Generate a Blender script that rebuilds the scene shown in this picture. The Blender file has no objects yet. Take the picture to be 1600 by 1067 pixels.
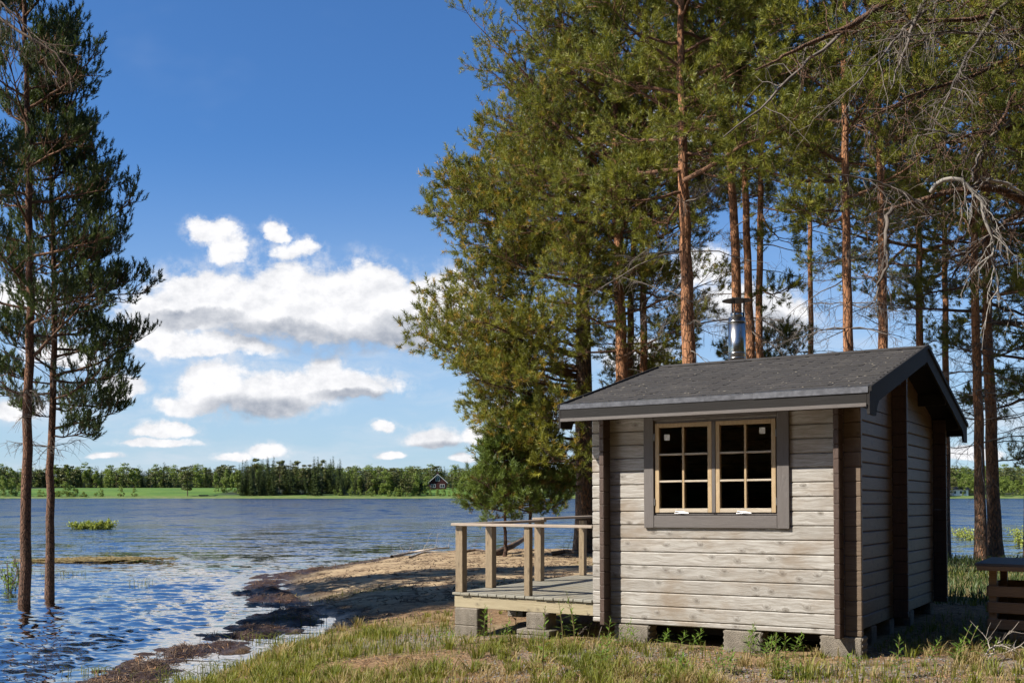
import bpy, math, random
import numpy as np
from mathutils import Vector, Matrix, Euler
random.seed(7)
RNG = np.random.default_rng(11)
R = math.radians
SC = bpy.context.scene
COL = SC.collection

# ---------------------------------------------------------------- camera, light, sky
EYE = 1.5; F = 1701.0; HY = 770.0            # eye height; focal length and horizon row of the 1600 px photograph
cd = bpy.data.cameras.new('camera'); cam = bpy.data.objects.new('camera', cd); COL.objects.link(cam)
cam.location = (0, 0, EYE); cam.rotation_euler = (R(90), 0, 0)
cd.sensor_width = 36; cd.lens = F/1600*36; cd.shift_y = (HY-533.5)/1600; cd.clip_end = 20000; cd.clip_start = .1
SC.camera = cam
SUN_EL = R(43); SUN_AZ = math.atan2(-.94, -.34)        # azimuth measured from +Y towards +X
sd = bpy.data.lights.new('sun', 'SUN'); sun = bpy.data.objects.new('sun', sd); COL.objects.link(sun)
sd.energy = 5.0; sd.angle = R(.5); sd.color = (1, .945, .85)
sv = Vector((math.sin(SUN_AZ)*math.cos(SUN_EL), math.cos(SUN_AZ)*math.cos(SUN_EL), math.sin(SUN_EL)))
sun.rotation_euler = sv.to_track_quat('Z', 'Y').to_euler()
SC.view_settings.view_transform = 'Standard'; SC.view_settings.look = 'None'
SC.view_settings.exposure = 1.0; SC.cycles.diffuse_bounces = 2; ALB = .80; SC.view_settings.gamma = 1

class NT:
    """small helper for writing node trees"""
    def __init__(s, tree): s.t = tree; s.n = tree.nodes; s.l = tree.links
    def new(s, typ, **kw):
        n = s.n.new(typ)
        for k, v in kw.items(): setattr(n, k, v)
        return n
    def put(s, sock, v):
        if isinstance(v, bpy.types.NodeSocket): s.l.new(v, sock)
        elif v is not None:
            if hasattr(sock.default_value, '__len__'):
                v = tuple(v) if hasattr(v, '__len__') else (v,)*len(sock.default_value)
                if len(v) == 3 and len(sock.default_value) == 4: v = v+(1,)
            sock.default_value = v
    def m(s, op, a, b=None, c=None, clamp=False):
        n = s.new('ShaderNodeMath', operation=op); n.use_clamp = clamp
        for i, v in enumerate((a, b, c)):
            if v is not None: s.put(n.inputs[i], v)
        return n.outputs[0]
    def v(s, op, a, b=None, c=None, out=0):
        n = s.new('ShaderNodeVectorMath', operation=op)
        for i, v in enumerate((a, b, c)):
            if v is not None: s.put(n.inputs[i], v)
        return n.outputs[out]
    def mix(s, f, a, b, typ='MIX'):
        n = s.new('ShaderNodeMix', data_type='RGBA', blend_type=typ)
        s.put(n.inputs[0], f); s.put(n.inputs[6], a); s.put(n.inputs[7], b); return n.outputs[2]
    def noise(s, vec, scale, detail=4, rough=.55, out='Fac', dist=0):
        n = s.new('ShaderNodeTexNoise'); s.put(n.inputs['Vector'], vec)
        n.inputs['Scale'].default_value = scale; n.inputs['Detail'].default_value = detail
        n.inputs['Roughness'].default_value = rough; n.inputs['Distortion'].default_value = dist
        return n.outputs[out]
    def vor(s, vec, scale, feature='F1', out='Distance', rnd=1):
        n = s.new('ShaderNodeTexVoronoi', feature=feature); s.put(n.inputs['Vector'], vec)
        n.inputs['Scale'].default_value = scale; n.inputs['Randomness'].default_value = rnd
        return n.outputs[out]
    def rng(s, x, a, b, c=0, d=1, smooth=True):
        n = s.new('ShaderNodeMapRange'); n.interpolation_type = 'SMOOTHSTEP' if smooth else 'LINEAR'
        for i, v in enumerate((x, a, b, c, d)): s.put(n.inputs[i], v)
        return n.outputs[0]
    def scale(s, vec, xyz):
        return s.v('MULTIPLY', vec, xyz)
    def sep(s, vec):
        n = s.new('ShaderNodeSeparateXYZ'); s.put(n.inputs[0], vec); return n.outputs
    def com(s, x, y, z):
        n = s.new('ShaderNodeCombineXYZ')
        for i, v in enumerate((x, y, z)): s.put(n.inputs[i], v)
        return n.outputs[0]
    def attr(s, name):
        return s.new('ShaderNodeAttribute', attribute_name=name).outputs['Fac']
    def bump(s, h, strength=.4, dist=.02, normal=None):
        n = s.new('ShaderNodeBump'); s.put(n.inputs['Height'], h)
        n.inputs['Strength'].default_value = strength; n.inputs['Distance'].default_value = dist
        if normal is not None: s.put(n.inputs['Normal'], normal)
        return n.outputs[0]

# clouds of the day: (px, py, half width, half height up, half height down) in rows/columns of sky at infinity
CLOUDS = [(455,490,250,78,52),(330,478,130,60,44),(700,500,90,42,36),(235,500,60,50,32),(440,455,95,62,60),(575,455,62,58,70),(520,470,70,60,60),
 (600,510,150,44,40),(690,462,75,50,44),(655,490,100,46,42),
 (335,366,52,24,22),(372,390,34,30,26),(352,395,30,22,26),(432,362,26,22,14),(465,390,46,20,22),
 (345,547,110,22,18),(255,540,60,28,24),
 (400,622,120,44,34),(345,612,75,46,40),(505,590,38,44,28),(560,606,85,28,18),(310,636,70,24,18),(470,612,80,34,22),
 (188,602,48,24,20),(250,674,62,18,10),(245,691,70,9,7),(600,667,26,10,8),(678,686,52,24,13),(750,684,34,18,14),
 (420,708,32,16,9),(365,712,32,9,7),(612,711,26,7,5),(725,716,26,10,6),(160,712,30,6,5),
 (1225,490,56,40,32),(1130,480,70,48,40),(1010,230,110,80,60),(915,300,60,30,30),(1090,430,60,40,30),(1510,712,60,14,9),(1000,560,60,30,30),
 (100,560,70,26,18),(30,470,70,36,24),(25,640,50,20,14),(820,640,60,22,14)]
GREYS = [(545,538,150,30,30),(380,528,60,14,20),(640,520,90,30,30),(430,520,120,22,22),(400,640,110,22,24),(300,500,90,16,22),(560,622,80,10,12),(690,700,60,12,12),
 (1220,505,60,24,24),(1120,505,60,20,20),(1010,270,110,40,40)]
w = bpy.data.worlds.new('World'); SC.world = w; w.use_nodes = True
w.cycles.sampling_method = 'MANUAL'; w.cycles.sample_map_resolution = 512
t = NT(w.node_tree); t.n.clear()
sky = t.new('ShaderNodeTexSky', sky_type='NISHITA'); sky.sun_disc = False
sky.sun_elevation = SUN_EL; sky.sun_rotation = SUN_AZ; sky.air_density = 1.0; sky.dust_density = .25; sky.ozone_density = 2.5; sky.altitude = 100
skyc = t.mix(1, sky.outputs[0], (.029, .049, .0715), 'MULTIPLY')
tc = t.new('ShaderNodeTexCoord'); d = t.v('NORMALIZE', tc.outputs['Generated'])
dx, dy, dz = t.sep(d)
dyc = t.m('MAXIMUM', dy, .05)
U = t.m('DIVIDE', dx, dyc); V = t.m('DIVIDE', dz, dyc)
uv = t.com(U, V, 0)
n1 = t.noise(t.scale(uv, (1, 1.35, 1)), 15, 8, .62)
n2 = t.noise(t.v('ADD', t.scale(uv, (1, 1.35, 1)), (.005, -.011, 0)), 15, 8, .62)
nw = t.noise(t.v('ADD', uv, (5, 3, 0)), 16, 6, .62, 'Color')
wv = t.v('MULTIPLY', t.v('SUBTRACT', nw, (.5, .5, .5)), (.050, .042, 0))
wv = t.v('MULTIPLY', wv, t.com(t.rng(V, .0, .16, .30, 1), t.rng(V, .0, .16, .22, 1), 0)); uvw = t.v('ADD', uv, wv)
def field(lst, src):
    acc = None
    for (px, py, rx, ru, rd) in lst:
        q = t.v('SUBTRACT', src, ((px-800)/F, (HY-py)/F, 0))
        x, y, _ = t.sep(q)
        up = t.m('MAXIMUM', y, 0); dn = t.m('MINIMUM', y, 0)
        e = t.m('MULTIPLY_ADD', up, F/ru, t.m('MULTIPLY', dn, F/rd))
        xx = t.m('MULTIPLY', x, F/rx)
        r2 = t.m('MULTIPLY_ADD', xx, xx, t.m('MULTIPLY', e, e))
        dd = t.m('SUBTRACT', 1, r2)
        acc = dd if acc is None else t.m('SMOOTH_MAX', acc, dd, .35)
    return t.m('MAXIMUM', acc, -1.2)
n3 = t.noise(t.v('ADD', uv, (2, 7, 0)), 60, 5, .6)
fcl = field(CLOUDS, uvw)
dens = t.m('ADD', fcl, t.m('ADD', t.m('MULTIPLY', t.m('SUBTRACT', n1, .52), 2.9), t.m('MULTIPLY', t.m('SUBTRACT', n3, .5), .8)))
front = t.rng(dy, .05, .2)
wisp = t.m('MULTIPLY', t.rng(fcl, -.95, .3), t.m('MULTIPLY', t.rng(n3, .38, .72), .6))
mask = t.m('MULTIPLY', t.m('MAXIMUM', t.rng(dens, -.14, .55), wisp), front)
grey = t.rng(t.m('ADD', field(GREYS, uvw), t.m('MULTIPLY', t.m('SUBTRACT', n1, .5), 1.2)), -.35, .85)
relief = t.m('MULTIPLY', t.m('SUBTRACT', n1, n2), 2.0)
thick = t.rng(dens, .0, 1.1)
lit = t.m('SUBTRACT', t.m('ADD', t.m('MULTIPLY_ADD', thick, .14, .84), relief), t.m('MULTIPLY', grey, .72), clamp=True)
cc = t.mix(lit, (.19, .21, .25), (.50, .50, .51))
# thin high veil and paler air towards the horizon
vn = t.noise(t.scale(t.v('ADD', uv, wv), (1, 4.5, 1)), 5, 5, .6)
veil = t.m('MULTIPLY', t.m('MULTIPLY', t.rng(vn, .42, .78), t.rng(V, .26, .03)), .85)
top = t.m('MULTIPLY', t.rng(t.noise(t.scale(uv, (1.2, 2, 1)), 3.2, 4, .6), .55, .85), .10)
pale = t.m('MULTIPLY', t.rng(V, .34, -.02), .66)
base = t.mix(t.m('MULTIPLY', pale, front), skyc, (.285, .35, .42))
base = t.mix(t.m('MULTIPLY', t.m('MAXIMUM', veil, top), front), base, (.37, .40, .44))
col = t.mix(mask, base, cc)
bg = t.new('ShaderNodeBackground'); t.put(bg.inputs[0], col); bg.inputs[1].default_value = 1
wo = t.new('ShaderNodeOutputWorld'); t.l.new(bg.outputs[0], wo.inputs[0])

# ---------------------------------------------------------------- helpers
def at(px, py, Y):
    return Vector(((px-800)/F*Y, Y, EYE+(HY-py)/F*Y))
def tag(o, label=None, cat=None, group=None, kind=None):
    if label: o['label'] = label
    if cat: o['category'] = cat
    if group: o['group'] = group
    if kind: o['kind'] = kind
    return o
def empty(name, loc=(0, 0, 0), rot=(0, 0, 0)):
    o = bpy.data.objects.new(name, None); COL.objects.link(o); o.location = loc; o.rotation_euler = rot
    o.empty_display_size = .2
    return o
def link(name, me, mat=None, parent=None):
    o = bpy.data.objects.new(name, me); COL.objects.link(o)
    if parent is not None: o.parent = parent
    if mat is not None:
        for m_ in (mat if isinstance(mat, (list, tuple)) else [mat]): me.materials.append(m_)
    return o
class MB:
    """collects solids into one mesh"""
    def __init__(s): s.v = []; s.f = []
    def add(s, vs, fs):
        b = len(s.v); s.v += [tuple(x) for x in vs]; s.f += [tuple(b+i for i in f) for f in fs]; return s
    def box(s, x0, x1, y0, y1, z0, z1, ch=0):
        if ch <= 0:
            return s.add([(x0,y0,z0),(x1,y0,z0),(x1,y1,z0),(x0,y1,z0),(x0,y0,z1),(x1,y0,z1),(x1,y1,z1),(x0,y1,z1)],
              [(0,3,2,1),(4,5,6,7),(0,1,5,4),(1,2,6,5),(2,3,7,6),(3,0,4,7)])
        return s.hull(x0, x1, y0, y1, z0, z1, ch)
    def hull(s, x0, x1, y0, y1, z0, z1, c):
        # box with all edges chamfered
        c = min(c, (x1-x0)*.45, (y1-y0)*.45, (z1-z0)*.45)
        vs = []; idx = {}
        X = (x0, x1); Y = (y0, y1); Z = (z0, z1)
        for i in (0, 1):
            for j in (0, 1):
                for k in (0, 1):
                    sx = c if i == 0 else -c; sy = c if j == 0 else -c; sz = c if k == 0 else -c
                    idx[i,j,k,'x'] = len(vs); vs.append((X[i], Y[j]+sy, Z[k]+sz))
                    idx[i,j,k,'y'] = len(vs); vs.append((X[i]+sx, Y[j], Z[k]+sz))
                    idx[i,j,k,'z'] = len(vs); vs.append((X[i]+sx, Y[j]+sy, Z[k]))
        fs = []
        ring = ((0,0),(1,0),(1,1),(0,1))
        for i in (0, 1):
            f = [idx[i,a,b,'x'] for a, b in ring]; fs.append(f if i else f[::-1])
            f = [idx[a,i,b,'y'] for a, b in ring]; fs.append(f[::-1] if i else f)
            f = [idx[a,b,i,'z'] for a, b in ring]; fs.append(f if i else f[::-1])
        for a in (0, 1):
            for b in (0, 1):
                f = [idx[0,a,b,'y'], idx[1,a,b,'y'], idx[1,a,b,'z'], idx[0,a,b,'z']]; fs.append(f if (a+b) % 2 == 1 else f[::-1])
                f = [idx[a,0,b,'x'], idx[a,1,b,'x'], idx[a,1,b,'z'], idx[a,0,b,'z']]; fs.append(f if (a+b) % 2 == 0 else f[::-1])
                f = [idx[a,b,0,'x'], idx[a,b,1,'x'], idx[a,b,1,'y'], idx[a,b,0,'y']]; fs.append(f if (a+b) % 2 == 1 else f[::-1])
        for i in (0, 1):
            for j in (0, 1):
                for k in (0, 1):
                    f = [idx[i,j,k,'x'], idx[i,j,k,'y'], idx[i,j,k,'z']]; fs.append(f if (i+j+k) % 2 else f[::-1])
        return s.add(vs, fs)
    def prism(s, poly, axis, a, b):
        """poly: 2D points; extruded along axis (0,1,2) from a to b"""
        n = len(poly)
        def P(p, q):
            if axis == 0: return (q, p[0], p[1])
            if axis == 1: return (p[0], q, p[1])
            return (p[0], p[1], q)
        vs = [P(p, a) for p in poly]+[P(p, b) for p in poly]
        fs = [tuple(range(n))[::-1], tuple(range(n, 2*n))]+[(i, (i+1) % n, (i+1) % n+n, i+n) for i in range(n)]
        return s.add(vs, fs)
    def cyl(s, c, r, z0, z1, n=24, r2=None):
        r2 = r if r2 is None else r2
        vs = [(c[0]+r*math.cos(2*math.pi*i/n), c[1]+r*math.sin(2*math.pi*i/n), z0) for i in range(n)]
        vs += [(c[0]+r2*math.cos(2*math.pi*i/n), c[1]+r2*math.sin(2*math.pi*i/n), z1) for i in range(n)]
        fs = [tuple(range(n))[::-1], tuple(range(n, 2*n))]+[(i, (i+1) % n, (i+1) % n+n, i+n) for i in range(n)]
        return s.add(vs, fs)
    def tube(s, pts, rad, n=6):
        v, f = tubes_np(np.array([pts], float), np.array([rad if hasattr(rad, '__len__') else [rad]*len(pts)], float), n)
        return s.add(v.tolist(), f.tolist())
    def build(s, name, mat, parent=None, smooth=False, fix=True):
        me = bpy.data.meshes.new(name); me.from_pydata(s.v, [], s.f); me.update()
        if fix:
            import bmesh
            bm = bmesh.new(); bm.from_mesh(me); bmesh.ops.recalc_face_normals(bm, faces=bm.faces); bm.to_mesh(me); bm.free()
        if smooth: me.polygons.foreach_set('use_smooth', [True]*len(me.polygons))
        return link(name, me, mat, parent)
def tubes_np(P, rad, n):
    """P (N,K,3) polylines, rad (N,K) -> verts, quads"""
    N, K, _ = P.shape
    T = np.gradient(P, axis=1); T /= np.linalg.norm(T, axis=2, keepdims=True)+1e-9
    ref = np.where(np.abs(T[:, :1, 2:3]) > .8, np.array([1., 0, 0]), np.array([0, 0, 1.]))
    A = np.cross(T, np.broadcast_to(ref, T.shape)); A /= np.linalg.norm(A, axis=2, keepdims=True)+1e-9
    B = np.cross(T, A)
    ang = np.arange(n)*2*np.pi/n
    V = P[:, :, None]+rad[:, :, None, None]*(A[:, :, None]*np.cos(ang)[:, None]+B[:, :, None]*np.sin(ang)[:, None])
    V = V.reshape(-1, 3)
    i = np.arange(N)[:, None, None]*K*n; k = np.arange(K-1)[None, :, None]*n; a = np.arange(n)[None, None, :]; a2 = (a+1) % n
    Fq = np.stack([i+k+a, i+k+a2, i+k+n+a2, i+k+n+a], -1).reshape(-1, 4)
    return V, Fq
def mesh_np(name, V, Fc, mat=None, parent=None, smooth=False, attrs=None, uv_mats=None):
    """one polygon size; V (n,3), Fc (m,k)"""
    me = bpy.data.meshes.new(name); V = np.ascontiguousarray(V, dtype=np.float32); Fc = np.ascontiguousarray(Fc, dtype=np.int32)
    m, k = Fc.shape
    me.vertices.add(len(V)); me.vertices.foreach_set('co', V.ravel())
    me.loops.add(m*k); me.loops.foreach_set('vertex_index', Fc.ravel())
    me.polygons.add(m); me.polygons.foreach_set('loop_start', np.arange(0, m*k, k, dtype=np.int32))
    if uv_mats is not None: me.polygons.foreach_set('material_index', uv_mats)
    if attrs:
        for an, av in attrs.items():
            at_ = me.attributes.new(an, 'FLOAT', 'POINT'); at_.data.foreach_set('value', np.ascontiguousarray(av, dtype=np.float32))
    me.update(calc_edges=True)
    if smooth: me.polygons.foreach_set('use_smooth', np.ones(m, dtype=bool))
    return link(name, me, mat, parent)
def quads_to_tris(Q): return np.concatenate([Q[:, [0, 1, 2]], Q[:, [0, 2, 3]]])
# value noise in numpy
_g = np.random.default_rng(3).random((256, 256))
def vnoise(x, y):
    xi = np.floor(x).astype(int); yi = np.floor(y).astype(int); fx = x-xi; fy = y-yi
    fx = fx*fx*(3-2*fx); fy = fy*fy*(3-2*fy)
    a = _g[xi % 256, yi % 256]; b = _g[(xi+1) % 256, yi % 256]; c = _g[xi % 256, (yi+1) % 256]; e = _g[(xi+1) % 256, (yi+1) % 256]
    return (a*(1-fx)+b*fx)*(1-fy)+(c*(1-fx)+e*fx)*fy
def fbm(x, y, o=4):
    s = 0; a = .5; tot = 0
    for i in range(o):
        s = s+a*vnoise(x*2**i+17.3*i, y*2**i+9.1*i); tot += a; a *= .5
    return s/tot
def norm(v): return v/(np.linalg.norm(v, axis=-1, keepdims=True)+1e-9)

# ---------------------------------------------------------------- materials
MATS = {}
def mat(name):
    m_ = bpy.data.materials.new(name); m_.use_nodes = True; m_.node_tree.nodes.clear(); MATS[name] = m_
    t_ = NT(m_.node_tree); out = t_.new('ShaderNodeOutputMaterial')
    return m_, t_, out
def principled(t_, out, col, rough=.7, normal=None, spec=.4, metal=0, **kw):
    if metal < .9: col = t_.v('SCALE', col); t_.put(col.node.inputs['Scale'], ALB)
    p = t_.new('ShaderNodeBsdfPrincipled'); t_.put(p.inputs['Base Color'], col); t_.put(p.inputs['Roughness'], rough)
    t_.put(p.inputs['Specular IOR Level'], spec); t_.put(p.inputs['Metallic'], metal)
    if normal is not None: t_.l.new(normal, p.inputs['Normal'])
    if out is not None: t_.l.new(p.outputs[0], out.inputs[0])
    return p
def wood(name, c_light, c_dark, grain_axis=0, knots=True, rough=.55, course=.135, off=.053, contrast=1.0, wear=.5, spec=.4):
    """weathered softwood: grain along an object axis, one character per board course"""
    m_, t_, out = mat(name)
    tc_ = t_.new('ShaderNodeTexCoord').outputs['Object']; x, y, z = t_.sep(tc_)
    g, a, b = ((x, y, z), (y, x, z), (z, x, y))[grain_axis]
    row = t_.m('FLOOR', t_.m('DIVIDE', t_.m('SUBTRACT', b, off), course)) if grain_axis != 2 else 0.0
    wn = t_.new('ShaderNodeTexWhiteNoise', noise_dimensions='1D'); t_.put(wn.inputs['W'], row)
    rnd = wn.outputs['Value']
    g2 = t_.m('MULTIPLY_ADD', rnd, 7.0, g)
    kv = t_.com(t_.m('MULTIPLY', g2, 1), t_.m('MULTIPLY_ADD', a, 3.0, t_.m('MULTIPLY_ADD', g, .18, t_.m('MULTIPLY', b, 1.5))), 0)
    kn_ = t_.new('ShaderNodeTexVoronoi', feature='F1', voronoi_dimensions='2D'); t_.put(kn_.inputs['Vector'], kv); kn_.inputs['Scale'].default_value = 5.2; kd = kn_.outputs['Distance']
    kg = t_.m('GREATER_THAN', t_.sep(kn_.outputs['Color'])[0], .55); kd = t_.m('ADD', kd, t_.m('MULTIPLY', t_.m('SUBTRACT', 1.0, kg), 1.0))
    kn = t_.rng(kd, .05, .30, 1, 0)
    warp = t_.m('MULTIPLY', t_.noise(t_.com(t_.m('MULTIPLY', g2, 1.2), a, b), 3.5, 3, .5), .08)
    cross = t_.m('ADD', t_.m('ADD', b, warp), t_.m('MULTIPLY', kn, .035 if knots else 0.0))
    gv = t_.com(t_.m('MULTIPLY', g2, .9), t_.m('MULTIPLY', t_.m('ADD', a, t_.m('MULTIPLY', kn, .02)), 14), t_.m('MULTIPLY', cross, 16))
    gr = t_.noise(gv, 3.6, 5, .68)
    gr2 = t_.noise(t_.com(t_.m('MULTIPLY', g2, 2), t_.m('MULTIPLY', a, 60), t_.m('MULTIPLY', cross, 75)), 3, 3, .6)
    f = t_.rng(t_.m('ADD', t_.m('MULTIPLY', gr, .65), t_.m('MULTIPLY', gr2, .35)), .5-.17/contrast, .5+.17/contrast)
    c = t_.mix(f, c_dark, c_light)
    c = t_.mix(t_.m('MULTIPLY', t_.m('SUBTRACT', rnd, .5), .55, clamp=True), c, tuple(v*.72 for v in c_dark), 'MIX')
    st = t_.rng(t_.noise(t_.com(g, a, t_.m('MULTIPLY', b, 1.7)), 1.6, 5, .6), .45, .72)
    c = t_.mix(t_.m('MULTIPLY', st, wear), c, tuple(c_dark[i]*(1.0, .84, .66)[i] for i in range(3)))
    if knots:
        core = t_.rng(kd, .035, .10, 1, 0)
        c = t_.mix(t_.m('MULTIPLY', core, .62), c, (.09, .06, .04))
        ring = t_.m('MULTIPLY', t_.rng(kd, .10, .26, 1, 0), .42)
        c = t_.mix(ring, c, tuple(v*.6 for v in c_dark))
    h = t_.m('ADD', t_.m('MULTIPLY', gr2, .5), t_.m('ADD', gr, t_.m('MULTIPLY', kn, .6)))
    principled(t_, out, c, rough, t_.bump(h, .35, .006), spec=spec)
    return m_
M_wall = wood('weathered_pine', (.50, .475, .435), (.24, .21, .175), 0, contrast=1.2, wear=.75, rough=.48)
M_wall_side = wood('weathered_pine_shade_toned', (.23, .160, .092), (.125, .085, .046), 1, off=.12, contrast=.9, wear=.5)  # browner copy of the wall pine, gable shade put into its colour
M_trim = wood('grey_trim', (.145, .128, .118), (.11, .095, .088), 0, knots=False, contrast=.7, wear=.2, rough=.65)
M_trim_v = wood('grey_trim_vertical', (.145, .128, .118), (.11, .095, .088), 2, knots=False, contrast=.7, wear=.2, rough=.65)
M_fascia = wood('dark_fascia', (.034, .032, .031), (.022, .020, .019), 0, knots=False, contrast=.7, wear=.3, rough=.75, spec=.15)
M_sash = wood('pine_sash', (.50, .37, .22), (.36, .25, .13), 2, knots=False, contrast=.9, wear=.25)
M_sash_h = wood('pine_sash_bar', (.54, .47, .38), (.38, .31, .22), 0, knots=False, contrast=.9, wear=.25)
M_interior = wood('interior_boards', (.60, .36, .20), (.42, .24, .12), 0, contrast=.8, wear=.2)
M_post = wood('deck_post_wood', (.31, .235, .145), (.19, .14, .085), 2, contrast=1.0, wear=.45)
M_rail = wood('rail_wood', (.45, .37, .30), (.29, .23, .175), 0, contrast=1, wear=.2)
M_rail_y = wood('rail_wood_side', (.40, .33, .27), (.26, .21, .16), 1, contrast=1, wear=.4)
M_deck = wood('deck_boards_wood', (.36, .34, .28), (.23, .215, .17), 1, contrast=1, wear=.5, knots=False)
M_beam = wood('fresh_beam_wood', (.43, .365, .235), (.32, .26, .16), 0, contrast=.8, wear=.2)
M_pallet = wood('crate_wood', (.40, .26, .15), (.25, .155, .085), 0, contrast=1, wear=.5)
M_crate_top = wood('crate_lid_wood', (.15, .14, .135), (.10, .09, .085), 0, contrast=1, wear=.4)

def m_shingle():
    m_, t_, out = mat('bitumen_shingle'); tc_ = t_.new('ShaderNodeTexCoord').outputs['Object']
    isl = t_.new('ShaderNodeNewGeometry').outputs['Random Per Island']
    n = t_.noise(tc_, 260, 2, .6); n2_ = t_.noise(tc_, 4, 4, .6)
    c = t_.mix(t_.rng(n, .35, .7), (.028, .0255, .0245), (.069, .063, .060))
    c = t_.mix(t_.m('MULTIPLY', isl, .35), c, (.045, .042, .042))
    c = t_.mix(t_.m('MULTIPLY', t_.rng(n2_, .45, .7), .35), c, (.10, .09, .08))
    principled(t_, out, c, .85, t_.bump(n, .5, .002), spec=.3); return m_
M_shingle = m_shingle()
def m_simple(name, col, rough=.5, metal=0, nscale=20, var=.25, spec=.4, bump=.1):
    m_, t_, out = mat(name); tc_ = t_.new('ShaderNodeTexCoord').outputs['Object']
    n = t_.noise(tc_, nscale, 4, .6)
    c = t_.mix(t_.rng(n, .3, .7), tuple(v*(1-var) for v in col), tuple(min(1, v*(1+var)) for v in col))
    principled(t_, out, c, rough, t_.bump(n, bump, .004), spec=spec, metal=metal); return m_
M_drip = m_simple('coated_steel', (.13, .13, .14), .35, .6)
M_steel = m_simple('stainless_steel', (.50, .46, .41), .24, 1.0, 6, .06, bump=.02)
M_cap = m_simple('sooty_steel', (.03, .03, .032), .5, .6)
M_hinge = m_simple('zinc_fitting', (.34, .34, .35), .3, .9)
M_label = m_simple('paper_sticker', (.75, .74, .72), .6)
M_stone = m_simple('stone', (.20, .19, .185), .85, 0, 9, .4, bump=.5)
M_litter = m_simple('dry_litter', (.34, .19, .09), .85, 0, 23, .7)
M_litter_d = m_simple('dark_litter', (.085, .05, .03), .85, 0, 23, .5)
M_drift = m_simple('driftwood', (.36, .31, .26), .8, 0, 9, .35, bump=.5)
M_driftdark = m_simple('wet_root', (.13, .085, .055), .7, 0, 9, .4, bump=.5)
def m_glass():
    m_, t_, out = mat('window_glass')
    gl = t_.new('ShaderNodeBsdfGlossy'); gl.inputs['Roughness'].default_value = .02; gl.inputs['Color'].default_value = (1, 1, 1, 1)
    tr = t_.new('ShaderNodeBsdfTransparent'); tr.inputs[0].default_value = (.95, .88, .8, 1)
    fr = t_.new('ShaderNodeFresnel'); fr.inputs[0].default_value = 1.5
    mx = t_.new('ShaderNodeMixShader'); t_.l.new(t_.m('MULTIPLY', fr.outputs[0], 2.0, clamp=True), mx.inputs[0]); t_.l.new(tr.outputs[0], mx.inputs[1]); t_.l.new(gl.outputs[0], mx.inputs[2])
    t_.l.new(mx.outputs[0], out.inputs[0]); return m_
M_glass = m_glass()
def m_block():
    m_, t_, out = mat('concrete_block'); tc_ = t_.new('ShaderNodeTexCoord').outputs['Object']
    n = t_.vor(tc_, 130); n2_ = t_.noise(tc_, 7, 5, .65)
    c = t_.mix(t_.rng(n2_, .35, .7), (.29, .25, .20), (.18, .155, .12))
    c = t_.mix(t_.rng(n, .25, .6, .45, 0), c, (.08, .07, .06))
    principled(t_, out, c, .9, t_.bump(n, .9, .006), spec=.2); return m_
M_block = m_block()
def m_bark(name, lo, hi, z0, z1, gscale=1.0):
    m_, t_, out = mat(name); tc_ = t_.new('ShaderNodeTexCoord').outputs['Object']; z = t_.sep(tc_)[2]
    q = t_.scale(tc_, (1, 1, .32))
    n = t_.noise(q, 9*gscale, 5, .65); v_ = t_.vor(t_.v('ADD', q, t_.v('MULTIPLY', t_.noise(q, 8, 2, .5, 'Color'), (.08, .08, .08))), 17*gscale, 'DISTANCE_TO_EDGE')
    f = t_.rng(t_.m('ADD', z, t_.m('MULTIPLY', t_.m('SUBTRACT', n, .5), 3.2)), z0, z1)
    c = t_.mix(f, lo, hi)
    c = t_.mix(t_.rng(v_, .0, .10, .8, 0), c, tuple(v*.32 for v in lo))
    c = t_.mix(t_.rng(t_.noise(q, 30*gscale, 3, .6), .45, .7, 0, .6), c, tuple(min(1, v*1.5) for v in hi))
    c = t_.mix(t_.rng(t_.noise(q, 5*gscale, 4, .7), .56, .68, 0, .55), c, tuple(v*.5 for v in lo))
    h = t_.m('ADD', t_.m('MULTIPLY', t_.rng(v_, 0, .15), 1), n)
    principled(t_, out, c, .85, t_.bump(h, .8, .02), spec=.2); return m_
M_bark = m_bark('pine_bark', (.125, .085, .062), (.33, .155, .075), 1.0, 5.0)
M_bark_old = m_bark('old_pine_bark', (.13, .10, .078), (.30, .15, .078), 6.0, 10.0)
M_bark_thin = m_bark('pine_bark_young', (.10, .060, .042), (.17, .085, .05), .5, 4.0, 1.6)
M_limb = m_bark('pine_limb_bark', (.10, .065, .045), (.22, .115, .065), 3, 9, 2)
M_logend = wood('dark_log_ends', (.105, .065, .048), (.055, .035, .027), 2, knots=False, contrast=1, wear=.4)
M_exten = wood('shade_toned_log_extension', (.20, .145, .10), (.11, .078, .052), 0, contrast=1, wear=.5)  # brown log stubs, darkened so the corner's shadow is in the colour
M_pale = m_simple('bleached_limb', (.29, .26, .225), .8, 0, 7, .35, bump=.3)
M_dead = m_simple('dead_twig', (.135, .11, .09), .8, 0, 5, .4, bump=.2)
M_twig = m_simple('twig', (.13, .085, .055), .8, 0, 5, .35, bump=.1)
def m_leaf(name, dark, lightc, tip=None, trans=.25, rough=.5):
    m_, t_, out = mat(name)
    tn = t_.attr('tint')
    c = t_.mix(t_.rng(tn, 0, .75, smooth=False), dark, lightc)
    if tip: c = t_.mix(t_.rng(tn, .86, .93), c, tip)
    p = principled(t_, None, c, rough, spec=.25)
    tr = t_.new('ShaderNodeBsdfTranslucent'); t_.put(tr.inputs[0], t_.mix(1, c, (1.05, 1.0, .5), 'MULTIPLY'))
    mx = t_.new('ShaderNodeMixShader'); mx.inputs[0].default_value = trans
    t_.l.new(p.outputs[0], mx.inputs[1]); t_.l.new(tr.outputs[0], mx.inputs[2]); t_.l.new(mx.outputs[0], out.inputs[0]); return m_
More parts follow.
